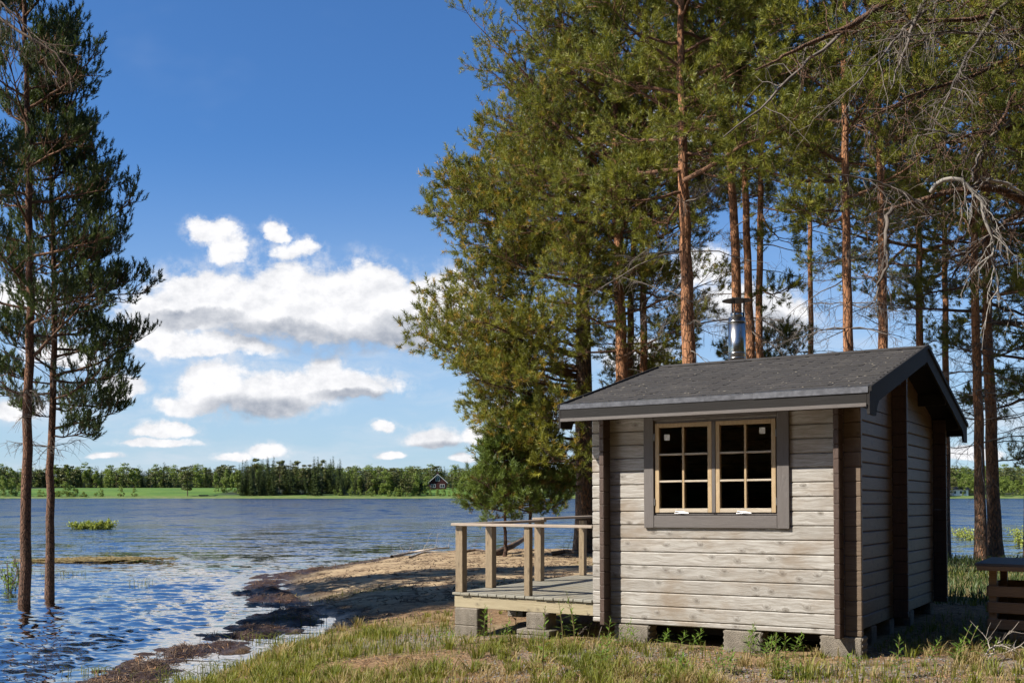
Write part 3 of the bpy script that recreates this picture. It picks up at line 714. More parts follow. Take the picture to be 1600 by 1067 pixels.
def sash(x0, x1, sticker_left, hinge_x):
    s = empty('sash', (0, 0, 0)); s.parent = win
    z0, z1 = WZ0+.022, WZ1-.022; e = .042; yf, yb = -.016, .022
    MB().hull(x0, x0+e, yf, yb, z0, z1, .003).build('stile', M_sash, s); MB().hull(x1-e, x1, yf, yb, z0, z1, .003).build('stile', M_sash, s)
    MB().hull(x0+e, x1-e, yf+.001, yb, z1-e, z1-.001, .003).build('top_rail', M_sash, s)
    a = MB(); a.hull(x0+e, x1-e, yf, yb, z0+.001, z0+e, .003); a.build('bottom_rail', M_sash_h, s)
    xc = (x0+x1)/2; a = MB(); a.hull(xc-.011, xc+.011, yf+.003, .012, z0+e, z1-e, .003); a.build('glazing_bar', M_sash, s)
    a = MB(); hh = (z1-z0-2*e)/3
    for k in (1, 2):
        zz = z0+e+hh*k
        MB().hull(x0+e, xc-.0112, yf+.002, .012, zz-.010, zz+.010, .003).build('glazing_bar', M_sash_h, s); MB().hull(xc+.0112, x1-e, yf+.002, .012, zz-.010, zz+.010, .003).build('glazing_bar', M_sash_h, s)
    a = MB(); a.box(x0+e-.002, x1-e+.002, .013, .016, z0+e-.002, z1-e+.002); g = a.build('glass', M_glass, s)
    xs = x0+e+.075 if sticker_left else x1-e-.095
    zz = z1-e-.125 if sticker_left else z1-e-.095
    a = MB(); a.box(xs-.028, xs+.028, .0105, .0125, zz, zz+.058); a.build('sticker', M_label, s)
    a = MB(); xx = (x0+x1)/2-.02
    a.tube([(xx-.07, yf-.004, z0+.004), (xx-.06, yf-.020, z0-.006), (xx, yf-.026, z0-.004), (xx+.075, yf-.022, z0-.005), (xx+.085, yf-.006, z0+.004)], .0035, 6)
    a.tube([(xx-.06, yf-.004, z0+.014), (xx+.03, yf-.014, z0+.008), (xx+.085, yf-.02, z0-.004)], .0028, 6); a.build('stay_hook', M_hinge, s)
    for zz in (z0+.10, z1-.14): MB().hull(hinge_x-.006, hinge_x+.006, yf-.010, yf+.004, zz-.03, zz+.04, .002).build('hinge', M_hinge, s)
sash(WX0+.024, xm-.0195, True, WX0+.017); sash(xm+.0195, WX1-.024, False, WX1-.017)

# concrete blocks
def block(name, loc_px=None, size=(.39, .19, .19), world=None, rot=None, label='', grooves=True, group='concrete blocks under the cabin'):
    b = MB(); sx, sy, sz = size
    b.hull(-sx/2, sx/2, -sy/2, sy/2, 0, sz, .008)
    if grooves:
        for k in range(4):
            zz = .02+k*(sz-.04)/3
            b.hull(sx/2-.004, sx/2+.010, -sy/2+.01, sy/2-.01, zz-.012, zz+.012, .004)
            b.hull(-sx/2-.010, -sx/2+.004, -sy/2+.01, sy/2-.01, zz-.012, zz+.012, .004)
    o = b.build(name, M_block); o.location = world; o.rotation_euler = (0, 0, rot if rot is not None else HUT.rotation_euler.z)
    return tag(o, label, 'block', group)
def hutp(u, v, w=0): return HUT_M @ Vector((u, v, w))
for i, (u, v, lab) in enumerate([(-.03, .085, 'stained concrete block under the near corner of the cabin'), (-.96, .085, 'pale concrete block under the middle of the front wall'),
        (-2.12, .085, 'concrete block under the front wall end by the deck'), (-.12, 1.15, 'shaded concrete block under the right wall, first behind the corner'),
        (-.12, 1.95, 'shaded concrete block under the right wall below the partition logs'), (-.12, 3.0, 'shaded concrete block under the right wall, third behind the corner'), (-.12, 4.2, 'concrete block under the rear right corner'),
        (-1.2, 4.2, 'concrete block under the middle of the rear wall'), (-2.3, 4.2, 'concrete block under the rear wall end by the deck'), (-2.3, 2.1, 'concrete block under the left wall halfway back')]):
    p = hutp(u, v, 0); h = .205 if v < .5 else .21
    zt = p.z-(.006 if v < .5 and abs(u) > .1 else .004)
    if v > .5: zt -= .10 if abs(u+.12) > .01 else .012
    if u < -.1 and v < .5: zt -= 0.0
    block('concrete_block', world=(p.x, p.y, zt-h), label=lab, size=(.37 if v < .5 else .24, .21, h), grooves=v < .5)
    if i == 0:
        s_ = MB().hull(-.20, .20, -.13, .13, 0, .05, .006).build('paving_slab', M_block); s_.location = (p.x, p.y, zt-h-.052); s_.rotation_euler.z = HUT.rotation_euler.z
        tag(s_, 'flat concrete slab below the stained corner block', 'slab')

# ---------------------------------------------------------------- the deck
DK = empty('wooden_deck', (3.0255, 9.898, .0), (0, 0, HUT.rotation_euler.z))
tag(DK, 'low wooden deck with post and rail sides beside the cabin', 'deck')
DU0, DU1, DV0, DV1, DZ = -4.33, -2.575, .02, 3.25, .395
b = MB(); u = DU0; i = 0; rr = random.Random(2)
while u < DU1-.02:
    u2 = min(u+.118, DU1); b.hull(u, u2-.006, DV0-.012+rr.uniform(-.006, .006), DV1, DZ-.028+rr.uniform(-.0015, .0015), DZ, .004); u = u2
b.build('decking', M_deck, DK)
b = MB(); b.hull(DU0+.02, DU1, DV0+.010, DV0+.055, DZ-.165, DZ-.031, .004); b.hull(DU0+.02, DU0+.065, DV0+.056, DV1-.02, DZ-.165, DZ-.031, .004); b.hull(DU0+.066, DU1, DV1-.07, DV1-.02, DZ-.165, DZ-.031, .004)
b.hull(DU0+.066, DU1, 1.6, 1.645, DZ-.165, DZ-.031, .004); b.build('rim_beam', M_beam, DK)
HT = 1.135
for (u, v, sz) in ((-4.265, .10, .095), (-4.265, .72, .095), (-3.37, .06, .07), (-4.265, 1.86, .095), (-4.235, 2.98, .08)):
    b = MB(); b.hull(u-sz/2, u+sz/2, v-sz/2, v+sz/2, DZ+.001, HT-.001, .004); b.build('post', M_post, DK)
b = MB(); b.hull(DU0-.01, DU1+.0, DV0-.02, DV0+.12, HT, HT+.030, .004); b.build('handrail', M_rail, DK)
b = MB(); b.hull(DU0-.01, DU0+.13, DV0+.121, 1.93, HT, HT+.028, .004); b.build('handrail', M_rail_y, DK)
b = MB(); b.hull(DU0-.005, DU0+.165, 1.80, DV1+.1, HT+.0285, HT+.056, .004); b.build('handrail', M_rail_y, DK)
DM = Matrix.Translation(DK.location) @ Euler(DK.rotation_euler).to_matrix().to_4x4()
def dkp(u, v): return DM @ Vector((u, v, 0))
zr = DZ-.166
for (u, v, sx, sy, h, lab) in ((-4.13, .10, .30, .22, .19, 'grey concrete block under the free corner of the deck'), (-3.22, .08, .24, .24, .17, 'rough lightweight block under the middle of the deck front'),
                              (-4.13, 1.2, .22, .3, .2, 'concrete block under the side of the deck, halfway back'), (-4.13, 3.0, .22, .3, .2, 'concrete block under the rear corner of the deck'), (-2.8, 1.7, .22, .22, .2, 'concrete block under the deck close to the cabin')):
    p = dkp(u, v); block('concrete_block', world=(p.x, p.y, zr-h), size=(sx, sy, h), label=lab, grooves=False, group='blocks under the deck')
    if h < .18:
        for k, (e, rz) in enumerate(((.0, .02), (.0, -.04))):
            s_ = MB().hull(-.20, .20, -.17, .17, 0, .052, .008).build('paving_slab', M_block); s_.location = (p.x-.01, p.y-.02, zr-h-.054*(k+1)); s_.rotation_euler.z = DK.rotation_euler.z+rz
            tag(s_, ('upper' if k == 0 else 'lower')+' paving slab of the pair under the rough deck block', 'slab', 'paving slabs under the deck')
    elif v < .5:
        s_ = MB().hull(-.15, .15, -.11, .11, 0, .12, .008).build('concrete_block', M_block); s_.location = (p.x, p.y, zr-h-.122); s_.rotation_euler.z = DK.rotation_euler.z
        tag(s_, 'mossy dark footing block half sunk under the grey corner block', 'block')

# slatted crate at the right
CP = at(1546, 1005, 10.86)
CR = empty('slatted_crate', (CP.x, CP.y, .0), (0, 0, HUT.rotation_euler.z)); tag(CR, 'slatted wooden crate with a dark plank lid in the shade at the right', 'crate')
rr = random.Random(3)
for sx in (.03, 1.15):
    for sy in (.03, .85): MB().hull(sx-.035, sx+.035, sy-.035, sy+.035, -.02, .775, .004).build('post', M_pallet, CR)
for z, h, tl in ((.525, .105, 0), (.365, .11, .004), (.20, .10, -.003), (.085, .075, 0), (-.01, .07, .012)):
    for y in (-.0255, .8875):
        b = MB().hull(-.01, 1.2, y, y+.02, z-h/2, z+h/2, .004).build('slat', M_pallet, CR); b.rotation_euler.y = tl
for z in (.53, .37, .20, .08):
    for x in (-.0265, 1.187): MB().hull(x, x+.02, .0, .885, z-.045, z+.045, .004).build('slat', M_pallet, CR)
b = MB(); y = -.14
while y < .98: b.hull(-.12, 1.3, y, y+.145, .780, .806, .004); y += .150
b.build('lid', M_crate_top, CR)
MB().hull(-.10, 1.28, -.145, -.122, .735, .7795, .003).build('lid_batten', M_pallet, CR)

# ---------------------------------------------------------------- trees
def poly_at(P, tt):
    """P (N,K,3), tt (N,M) in 0..1 -> points, tangents (N,M,3)"""
    N, K, _ = P.shape; s = np.clip(tt, 0, .9999)*(K-1); i = s.astype(int); f = (s-i)[..., None]
    n = np.arange(N)[:, None]; a = P[n, i]; b_ = P[n, i+1]
    return a*(1-f)+b_*f, norm(b_-a)
def curves(st, dr, ln, K, up, wig, rg):
    s = np.linspace(0, 1, K)[None, :, None]; ln = ln[:, None, None]
    P = st[:, None]+dr[:, None]*ln*s
    P[..., 2] += (np.broadcast_to(np.asarray(up), (len(st),))[:, None]*ln[..., 0]*s[..., 0]**2)
    nz = rg.normal(0, 1, (len(st), K, 3))*wig*ln; nz[:, 0] = 0
    nz = np.cumsum(nz, 1)*.6
    return P+nz
def children(P, K, t0, t1, ln, cosA, lift, up, KP, wig, rg, flat=.25, sd=.12):
    N = len(P)
    tt = t0+(t1-t0)*(np.arange(K)[None]+rg.random((N, K)))/K
    p, tg = poly_at(P, tt)
    side = norm(np.cross(tg, [0, 0, 1.])); sg = np.where((np.arange(K)[None]+rg.integers(0, 2, (N, 1))) % 2, 1., -1.)[..., None]
    vert = np.cross(side, tg)
    roll = rg.normal(0, flat, (N, K, 1))*2
    sv_ = side*sg*np.cos(roll)+vert*np.sin(roll)
    ca = np.clip(cosA+rg.normal(0, sd, (N, K, 1)), -.2, .98)
    d_ = norm(tg*ca+sv_*np.sqrt(1-ca**2)+np.array([0, 0, 1.])*lift)
    L = ln(tt, rg)
    return curves(p.reshape(-1, 3), d_.reshape(-1, 3), L.reshape(-1), KP, up, wig, rg), tt
class Tree:
    def __init__(s, seed): s.rg = np.random.default_rng(seed); s.parts = {}; s.tuft = []
    def add(s, part, P, r0, r1, n):
        if len(P) == 0: return
        K = P.shape[1]; tt = np.linspace(0, 1, K)[None]
        rad = np.broadcast_to(np.asarray(r0).reshape(-1, 1), (len(P), 1))*(1-tt)+np.broadcast_to(np.asarray(r1).reshape(-1, 1), (len(P), 1))*tt
        s.parts.setdefault(part, []).append(tubes_np(P, rad, n))
    def add_tufts(s, pos, dr, L, tint): s.tuft.append((pos, dr, np.broadcast_to(L, (len(pos),)), np.broadcast_to(tint, (len(pos),))))
    def foliate(s, P, per, t0, L, upb=.35, tint=(0., .85), gold=0., jit=.03):
        """needle tufts along twigs"""
        N = len(P); rg = s.rg
        tt = t0+(1.0-t0)*(np.arange(per)[None]+.7+.3*rg.random((N, per)))/per
        p, tg = poly_at(P, tt)
        d_ = norm(tg+rg.normal(0, .35, tg.shape)+np.array([0, 0, upb]))
        p = p.reshape(-1, 3)+rg.normal(0, jit, (N*per, 3)); d_ = d_.reshape(-1, 3)
        base = rg.random(N)[:, None]*.6+rg.random((N, per))*.4
        tn = (tint[0]+(tint[1]-tint[0])*base).reshape(-1)
        if gold > 0: tn = np.where(rg.random(len(tn)) < gold, .95, tn)
        s.add_tufts(p, d_, L*rg.uniform(.75, 1.25, len(p)), tn)
    def build_tufts(s, name, matl, parent, blades, nl, wd, ang=.75):
        if not s.tuft: return
        pos = np.concatenate([a[0] for a in s.tuft]); dr = np.concatenate([a[1] for a in s.tuft]); L = np.concatenate([a[2] for a in s.tuft]); tn = np.concatenate([a[3] for a in s.tuft])
        rg = s.rg; N = len(pos); B = blades
        ref = norm(rg.normal(0, 1, (N, 3))); A = norm(np.cross(dr, ref)); C = np.cross(dr, A)
        al = (np.arange(B)[None]+rg.random((N, B)))*2.399; fr_ = (np.arange(B)[None]+.5)/B
        radial = A[:, None]*np.cos(al)[..., None]+C[:, None]*np.sin(al)[..., None]
        aa = ang*(1.15-.6*fr_)[..., None]+rg.normal(0, .12, (N, B, 1))
        bd = dr[:, None]*np.cos(aa)+radial*np.sin(aa)
        base = pos[:, None]+dr[:, None]*(fr_[..., None]*L[:, None, None])
        lenb = (L[:, None]*nl*rg.uniform(.8, 1.2, (N, B)))[..., None]
        tip = base+bd*lenb
        wv_ = norm(np.cross(bd, norm(rg.normal(0, 1, (N, B, 3)))))*(L[:, None, None]*wd)
        mid = base+bd*lenb*.35
        V = np.stack([base-wv_, base+wv_, tip], 2).reshape(-1, 3)
        i = np.arange(N*B)[:, None]*3; Fq = i+np.array([0, 1, 2])[None]
        return mesh_np(name, V, Fq, matl, parent, attrs=dict(tint=np.repeat(tn, B*3)))
    def build(s, root, mats):
        for part, lst in s.parts.items():
            V = []; Q = []; b_ = 0
            for v_, f_ in lst: V.append(v_); Q.append(f_+b_); b_ += len(v_)
            mesh_np(part, np.concatenate(V), np.concatenate(Q), mats[part], root, smooth=True)
def trunk_line(pts, K, wig, rg):
    pts = np.array([tuple(p) for p in pts], float); s_ = np.concatenate([[0], np.cumsum(np.linalg.norm(np.diff(pts, axis=0), axis=1))]); s_ /= s_[-1]
    tt = np.linspace(0, 1, K); P = np.stack([np.interp(tt, s_, pts[:, i]) for i in range(3)], 1)
    # smooth corners
    for _ in range(3): P[1:-1] = P[1:-1]*.5+(P[:-2]+P[2:])*.25
    P[1:-1, :2] += rg.normal(0, wig, (K-2, 2)); return P
def make_pine(label, pts, r0, seed, limbs, group=None, K2=10, K3=7, per=3, L=.085, blades=15, nl=1.0, wd=.075, mat_n=None, forks=(), gold=.0,
              dead=0, deadz=(1, 5), bark=None, r1=None, name='pine_tree', tw_len=.40, upb=.5, ang=1.0, lift2=.12, cosA=.62, tint=(0, .85), l2=.42, up3=.12, dead_len=(.6, 1.8), cat='tree', deadk=6):
    """pts: trunk points in metres; limbs: array (z, azimuth, length, elevation)"""
    tr = Tree(seed); rg = tr.rg
    root = empty(name, tuple(pts[0])); tag(root, label, cat, group)
    org = np.array(tuple(pts[0]))
    T = trunk_line(pts, 26, .012, rg)-org
    r1 = r0*.28 if r1 is None else r1
    TP = T[None]
    rad = np.linspace(r0, r1, 26)*(1+.35*np.exp(-np.linspace(0, 1, 26)*22))
    tr.parts['trunk'] = [tubes_np(np.repeat(TP, 1, 0), rad[None], 14)]
    trunks = [(T, rad)]
    for (fp, fr0) in forks:
        Fk = trunk_line(fp, 14, .02, rg)-org; fr_ = np.linspace(fr0, fr0*.35, 14); tr.parts['trunk'].append(tubes_np(Fk[None], fr_[None], 10)); trunks.append((Fk, fr_))
    st = []; dr = []; ln = []; el_ = []
    for lb in limbs:
        if len(lb) == 5: z, az, le, ele, ti = lb
        else: z, az, le, ele = lb; ti = 0
        Tt, rd = trunks[ti % len(trunks)]
        zz = z-org[2]; zz = np.clip(zz, Tt[0, 2], Tt[-1, 2]-.02)
        i = np.searchsorted(Tt[:, 2], zz); i = min(max(i, 1), len(Tt)-1); f = (zz-Tt[i-1, 2])/(Tt[i, 2]-Tt[i-1, 2]+1e-6)
        st.append(Tt[i-1]*(1-f)+Tt[i]*f); dr.append((math.cos(ele)*math.sin(az), math.cos(ele)*math.cos(az), math.sin(ele))); ln.append(le)
    st = np.array(st); dr = np.array(dr); ln = np.array(ln)
    up = rg.uniform(-.02, .26, len(ln))*np.where(ln > 2, .6, 1)
    L1 = curves(st, dr, ln, 9, up, .018, rg)
    tr.add('branches', L1, .010+ln*.0135, .005+0*ln, 6)
    def len2(tt, g): return (ln[:, None]*l2*(1.12-tt)*g.uniform(.7, 1.25, tt.shape)+.22)
    L2, t2 = children(L1, K2, .25, 1.0, len2, cosA, lift2, .06, 5, .03, rg)
    tr.add('branches', L2, .011, .0035, 4)
    def len3(tt, g): return tw_len*(1.15-.6*tt)*g.uniform(.6, 1.3, tt.shape)
    L3, _ = children(L2, K3, .25, 1.0, len3, .66, lift2, up3, 3, .04, rg, flat=.5)
    tr.add('branches', L3, .0050, .0025, 3)
    tr.foliate(L3, per, .55, L, upb, tint, gold, jit=.02); tr.foliate(L2, 3, .6, L, upb, tint, gold, jit=.02)
    if dead:
        z = rg.uniform(deadz[0], deadz[1], dead); az = rg.random(dead)*6.283; ti = rg.integers(0, len(trunks), dead)
        st = []
        for zz, tii in zip(z-org[2], ti):
            Tt, _ = trunks[tii]; zz = np.clip(zz, Tt[0, 2], Tt[-1, 2]-.02); i = min(max(np.searchsorted(Tt[:, 2], zz), 1), len(Tt)-1); st.append(Tt[i])
        ele = rg.normal(-.05, .25, dead)
        dd = np.stack([np.cos(ele)*np.sin(az), np.cos(ele)*np.cos(az), np.sin(ele)], 1); ln_d = rg.uniform(*dead_len, dead)
        D1 = curves(np.array(st), dd, ln_d, 6, rg.uniform(-.25, .2, dead), .035, rg)
        tr.add('dead_branches', D1, .006+ln_d*.006, .003, 4)
        D2, _ = children(D1, deadk, .25, 1, lambda tt, g: ln_d[:, None]*.4*(1.15-tt)*g.uniform(.5, 1.3, tt.shape), .6, -.1, -.1, 4, .06, rg, flat=.6)
        tr.add('dead_branches', D2, .005, .002, 3)
        D3, _ = children(D2, 4, .2, 1, lambda tt, g: .22*g.uniform(.5, 1.4, tt.shape), .6, -.1, -.15, 3, .08, rg, flat=.8)
        tr.add('dead_branches', D3, .0032, .0016, 3)
    tr.build(root, dict(trunk=bark or M_bark, branches=M_limb, dead_branches=M_dead))
    tr.build_tufts('foliage', mat_n or M_needle, root, blades, nl, wd, ang)
    return root
def env_limbs(seed, z0, z1, n, prof, el0=0., el1=.5, eljit=.15, az_bias=None):
    """limbs all round a trunk; prof(f) gives the length at height fraction f"""
    rg = np.random.default_rng(seed); out_ = []
    for k in range(n):
        f = (k+rg.random())/n; az = k*2.399+rg.normal(0, .3); le = prof(f)*rg.uniform(.75, 1.15)
        if az_bias: le *= az_bias(az)
        out_.append((z0+(z1-z0)*f, az, le, el0+(el1-el0)*f+rg.normal(0, eljit)))
    return out_
SHORT = .5                                     # side shoots reach this far beyond a limb's end
def limb_to(trunk_px_x, py, Y, ex, ey, eY):
    """a limb from the trunk to a point given in the photograph's pixels and metres of distance"""
    a = at(trunk_px_x, py, Y); b_ = at(ex, ey, eY); d_ = b_-a; le = d_.length
    return (a.z, math.atan2(d_.x, d_.y), max(le-SHORT, le*.7), math.asin(d_.z/le)-.08)

def gnd(px, Y): return gz((px-800)/F*Y, Y)
def base_at(px, Y, dz=-.08): return Vector(((px-800)/F*Y, Y, gnd(px, Y)+dz))
G_BACK = 'tall pines behind the cabin'
# the large pine on the beach, left of the group: its crown makes the ragged edge against the sky
Y = 29.5
lim = [limb_to(912, 640, Y, 690, 560, 27), limb_to(912, 590, Y, 640, 520, 28.5), limb_to(911, 560, Y, 655, 460, 30), limb_to(911, 600, Y, 700, 600, 31), limb_to(912, 560, Y, 720, 480, 26),
       limb_to(913, 690, Y, 735, 640, 28), limb_to(913, 730, Y, 735, 700, 29), limb_to(913, 700, Y, 760, 660, 26.5), limb_to(914, 760, Y, 780, 740, 28), limb_to(913, 660, Y, 730, 620, 31.5),
       limb_to(912, 420, Y, 690, 380, 29), limb_to(912, 400, Y, 668, 300, 29.5), limb_to(912, 360, Y, 680, 330, 27), limb_to(912, 330, Y, 705, 255, 29), limb_to(914, 300, Y, 720, 210, 30.5),
       limb_to(913, 480, Y, 710, 430, 31), limb_to(913, 450, Y, 760, 410, 27), limb_to(913, 320, Y, 690, 290, 31.5), limb_to(916, 250, Y, 745, 190, 28), limb_to(918, 220, Y, 790, 150, 30),
       limb_to(912, 620, Y, 800, 560, 25.5), limb_to(912, 540, Y, 800, 500, 26), limb_to(912, 400, Y, 800, 330, 26), limb_to(914, 300, Y, 810, 240, 26.5),
       limb_to(913, 720, Y, 850, 700, 25.5), limb_to(912, 580, Y, 690, 500, 28), limb_to(912, 640, Y, 720, 610, 29.5), limb_to(912, 620, Y, 735, 570, 28.5), limb_to(912, 520, Y, 700, 440, 28.5), limb_to(912, 340, Y, 665, 305, 28.5), limb_to(912, 440, Y, 740, 400, 30.5), limb_to(912, 575, Y, 650, 500, 30.2), limb_to(912, 590, Y, 665, 540, 27.5), limb_to(912, 610, Y, 700, 560, 31.5), limb_to(912, 560, Y, 700, 470, 30), limb_to(912, 560, Y, 740, 500, 31.5), limb_to(912, 620, Y, 770, 580, 31), limb_to(912, 350, Y, 672, 340, 30.5), limb_to(913, 310, Y, 690, 270, 28), limb_to(912, 430, Y, 800, 400, 31.5), limb_to(912, 600, Y, 760, 540, 26.8), limb_to(913, 650, Y, 850, 650, 25.5)]
lim += env_limbs(21, 6.5, 12.6, 22, lambda f: 3.0-1.8*f, .1, .6)
make_pine('large old pine with bushy crown spreading over the beach left of the cabin', [base_at(916, Y), at(914, 700, Y), at(911, 500, Y), at(913, 330, Y), at(925, 180, Y), at(935, 120, Y)],
          .30, 101, lim, K2=12, K3=8, per=3, L=.12, gold=.15, dead=16, blades=15, deadz=(2.5, 8), tw_len=.55, bark=M_bark_old)
Y = 27
lim = [limb_to(962, 250, Y, 718, 10, 27), limb_to(962, 260, Y, 735, 60, 28), limb_to(962, 180, Y, 790, 20, 26), limb_to(963, 230, Y, 770, 100, 28.5), limb_to(963, 300, Y, 760, 170, 26),
       limb_to(963, 330, Y, 790, 260, 25), limb_to(963, 140, Y, 830, -30, 26), limb_to(963, 290, Y, 850, 130, 25), limb_to(963, 210, Y, 830, 80, 29), limb_to(964, 350, Y, 830, 330, 24.5),
       limb_to(963, 400, Y, 860, 380, 25), limb_to(966, 460, Y, 840, 420, 24.5), limb_to(963, 120, Y, 800, -10, 28), limb_to(963, 90, Y, 850, 10, 25)]
lim += env_limbs(222, 4.4, 8.0, 15, lambda f: 2.3, -.05, .3)
lim += env_limbs(22, 7.8, 15, 30, lambda f: 3.1-1.6*f, .05, .6)
make_pine('straight pine close behind the large beach pine, its high limbs reaching left into open sky', [base_at(972, Y), at(972, 560, Y), at(962, 300, Y), at(959, 150, Y), at(961, -60, Y)],
          .19, 102, lim, G_BACK, K2=11, K3=8, L=.09, gold=.05, dead=18, deadz=(3.5, 9), tw_len=.5)
Y = 28
make_pine('slender orange pine between the straight pine and the thick lit trunk', [base_at(1008, Y), at(1006, 560, Y), at(1004, 300, Y), at(1009, 100, Y), at(1012, -20, Y)],
          .125, 103, env_limbs(23, 8.6, 14, 22, lambda f: 2.4-1.3*f, .1, .6)+env_limbs(223, 4.6, 8.6, 12, lambda f: 1.9, -.05, .3), G_BACK, K2=9, K3=7, L=.09, gold=.03, dead=16, deadz=(3, 9))
Y = 29
make_pine('thin leaning pine just right of the large beach pine trunk', [base_at(980, Y), at(984, 560, Y), at(986, 420, Y), at(1003, 280, Y), at(1022, 150, Y), at(1030, 60, Y)],
          .13, 104, env_limbs(24, 8.8, 12.4, 18, lambda f: 2.2-1.0*f, .1, .6), G_BACK, K2=9, K3=7, L=.09, dead=12, deadz=(3, 8.5))
Y = 22
lim = env_limbs(25, 7.6, 13.5, 30, lambda f: 2.9-1.3*f, .0, .55)+[limb_to(1066, 265, Y, 930, 290, 20.5), limb_to(1068, 300, Y, 905, 330, 21), limb_to(1066, 240, Y, 1210, 250, 20.5)]
make_pine('thick reddish pine trunk lit by the sun, rising over the left part of the roof', [base_at(1086, Y), at(1078, 560, Y), at(1069, 320, Y), at(1064, 120, Y), at(1062, -70, Y)],
          .185, 105, lim, G_BACK, K2=9, K3=8, L=.105, dead=26, deadz=(4.2, 8.5), dead_len=(.8, 2.2))
Y = 24
lim = env_limbs(26, 8.3, 13.8, 26, lambda f: 2.6-1.2*f, .1, .6)
lim = [(*l, i % 3) for i, l in enumerate(lim)]
make_pine('forked pine directly behind the chimney, splitting high into curved stems', [base_at(1158, Y), at(1151, 430, Y), at(1143, 260, Y), at(1134, 190, Y), at(1114, 120, Y), at(1112, 40, Y), at(1108, -60, Y)],
          .155, 106, lim, G_BACK, K2=8, K3=7, L=.09, forks=[((at(1146, 285, Y), at(1147, 230, Y), at(1137, 150, Y), at(1128, 90, Y), at(1136, -30, Y)), .075), ((at(1116, 112, Y), at(1085, 75, Y), at(1070, 20, Y), at(1068, -50, Y)), .08)],
          dead=22, deadz=(4, 9.5), dead_len=(.6, 2.0))
Y = 24.6
lim = env_limbs(27, 8.4, 14, 24, lambda f: 2.5-1.1*f, .1, .6); lim = [(*l, i % 2) for i, l in enumerate(lim)]
make_pine('orange pine immediately right of the chimney, leaning left near its top', [base_at(1178, Y), at(1172, 540, Y), at(1166, 350, Y), at(1162, 220, Y), at(1154, 140, Y), at(1130, 60, Y), at(1120, -40, Y)],
          .135, 107, lim, G_BACK, K2=8, K3=7, L=.09, forks=[((at(1157, 160, Y), at(1158, 110, Y), at(1148, 50, Y), at(1146, -40, Y)), .06)], dead=20, deadz=(4, 9.5))
Y = 25.5
lim = env_limbs(28, 9.0, 14.5, 22, lambda f: 2.6-1.2*f, .1, .6)+[limb_to(1190, 250, Y, 1265, 300, 24.5), limb_to(1190, 330, Y, 1240, 420, 24), limb_to(1190, 450, Y, 1250, 470, 24)]
make_pine('dark straight pine, second to the right of the chimney', [base_at(1188, Y), at(1187, 540, Y), at(1188, 300, Y), at(1192, 100, Y), at(1193, -80, Y)],
          .115, 108, lim, G_BACK, K2=8, K3=7, L=.09, dead=30, deadz=(4.5, 10))
Y = 31
lim = env_limbs(38, 2.5, 5.6, 20, lambda f: 2.4-1.6*f, .1, .5)
make_pine('low bushy pine standing beyond the roof right of the chimney', [base_at(1190, Y), at(1196, 640, Y), at(1200, 545, Y)], .09, 138, lim, K2=8, K3=7, L=.10)
for j, (px, Yq, top) in enumerate(((985, 33, 640), (1040, 34, 590))):
    make_pine(('low dark pine behind the dead limbs left of the roof', 'bushy pine filling the gap left of the thick lit trunk', )[j],
        [base_at(px, Yq), at(px+4, (top+870)/2, Yq), at(px, top, Yq)], .10, 140+j, env_limbs(41+j, 1.2, at(px, top, Yq).z, 26, lambda f: 2.3-1.7*f, .1, .5), K2=8, K3=7, L=.11)
Y = 20
lim = env_limbs(29, 6.6, 12.5, 20, lambda f: 2.0-.7*f, .1, .6)+[limb_to(1320, 330, Y, 1225, 320, 19), limb_to(1321, 250, Y, 1200, 205, 19), limb_to(1320, 290, Y, 1240, 240, 20)]
make_pine('sunlit orange pine trunk standing alone right of the gap of sky', [base_at(1328, Y), at(1325, 540, Y), at(1322, 340, Y), at(1319, 150, Y), at(1318, -80, Y)],
          .125, 109, lim, G_BACK, K2=7, K3=7, L=.10, dead=24, deadz=(4, 8.5), dead_len=(.5, 1.6))
Y = 21
make_pine('sunlit orange pine above the roof peak, second from the gap of sky', [base_at(1385, Y), at(1381, 540, Y), at(1377, 340, Y), at(1370, 150, Y), at(1368, -80, Y)],
          .115, 110, env_limbs(30, 7.2, 12.8, 22, lambda f: 2.1-.8*f, .1, .6), G_BACK, K2=8, K3=7, L=.10, dead=28, deadz=(3.6, 9))
Y = 26
make_pine('thinner left one of the two pines standing at the shore right of the cabin', [base_at(1533, Y), at(1530, 700, Y), at(1525, 480, Y), at(1522, 300, Y), at(1520, -60, Y)],
          .135, 111, env_limbs(31, 7.2, 14, 26, lambda f: 2.9-1.4*f, -.1, .55), G_BACK, K2=9, K3=8, L=.095, dead=36, deadz=(2.2, 7.5), dead_len=(.8, 2.6), gold=0)
Y = 26.6
make_pine('thicker right one of the two pines standing at the shore right of the cabin', [base_at(1557, Y), at(1550, 700, Y), at(1541, 430, Y), at(1536, 250, Y), at(1530, -60, Y)],
          .165, 112, env_limbs(32, 5.2, 14, 34, lambda f: 3.4-1.8*f, -.15, .55)+[limb_to(1545, 620, Y, 1640, 600, 25), limb_to(1543, 560, Y, 1660, 520, 25), limb_to(1548, 720, Y, 1650, 700, 26)], G_BACK, K2=9, K3=8, L=.095, dead=36, deadz=(2.2, 7.5), dead_len=(.8, 2.4), gold=0)
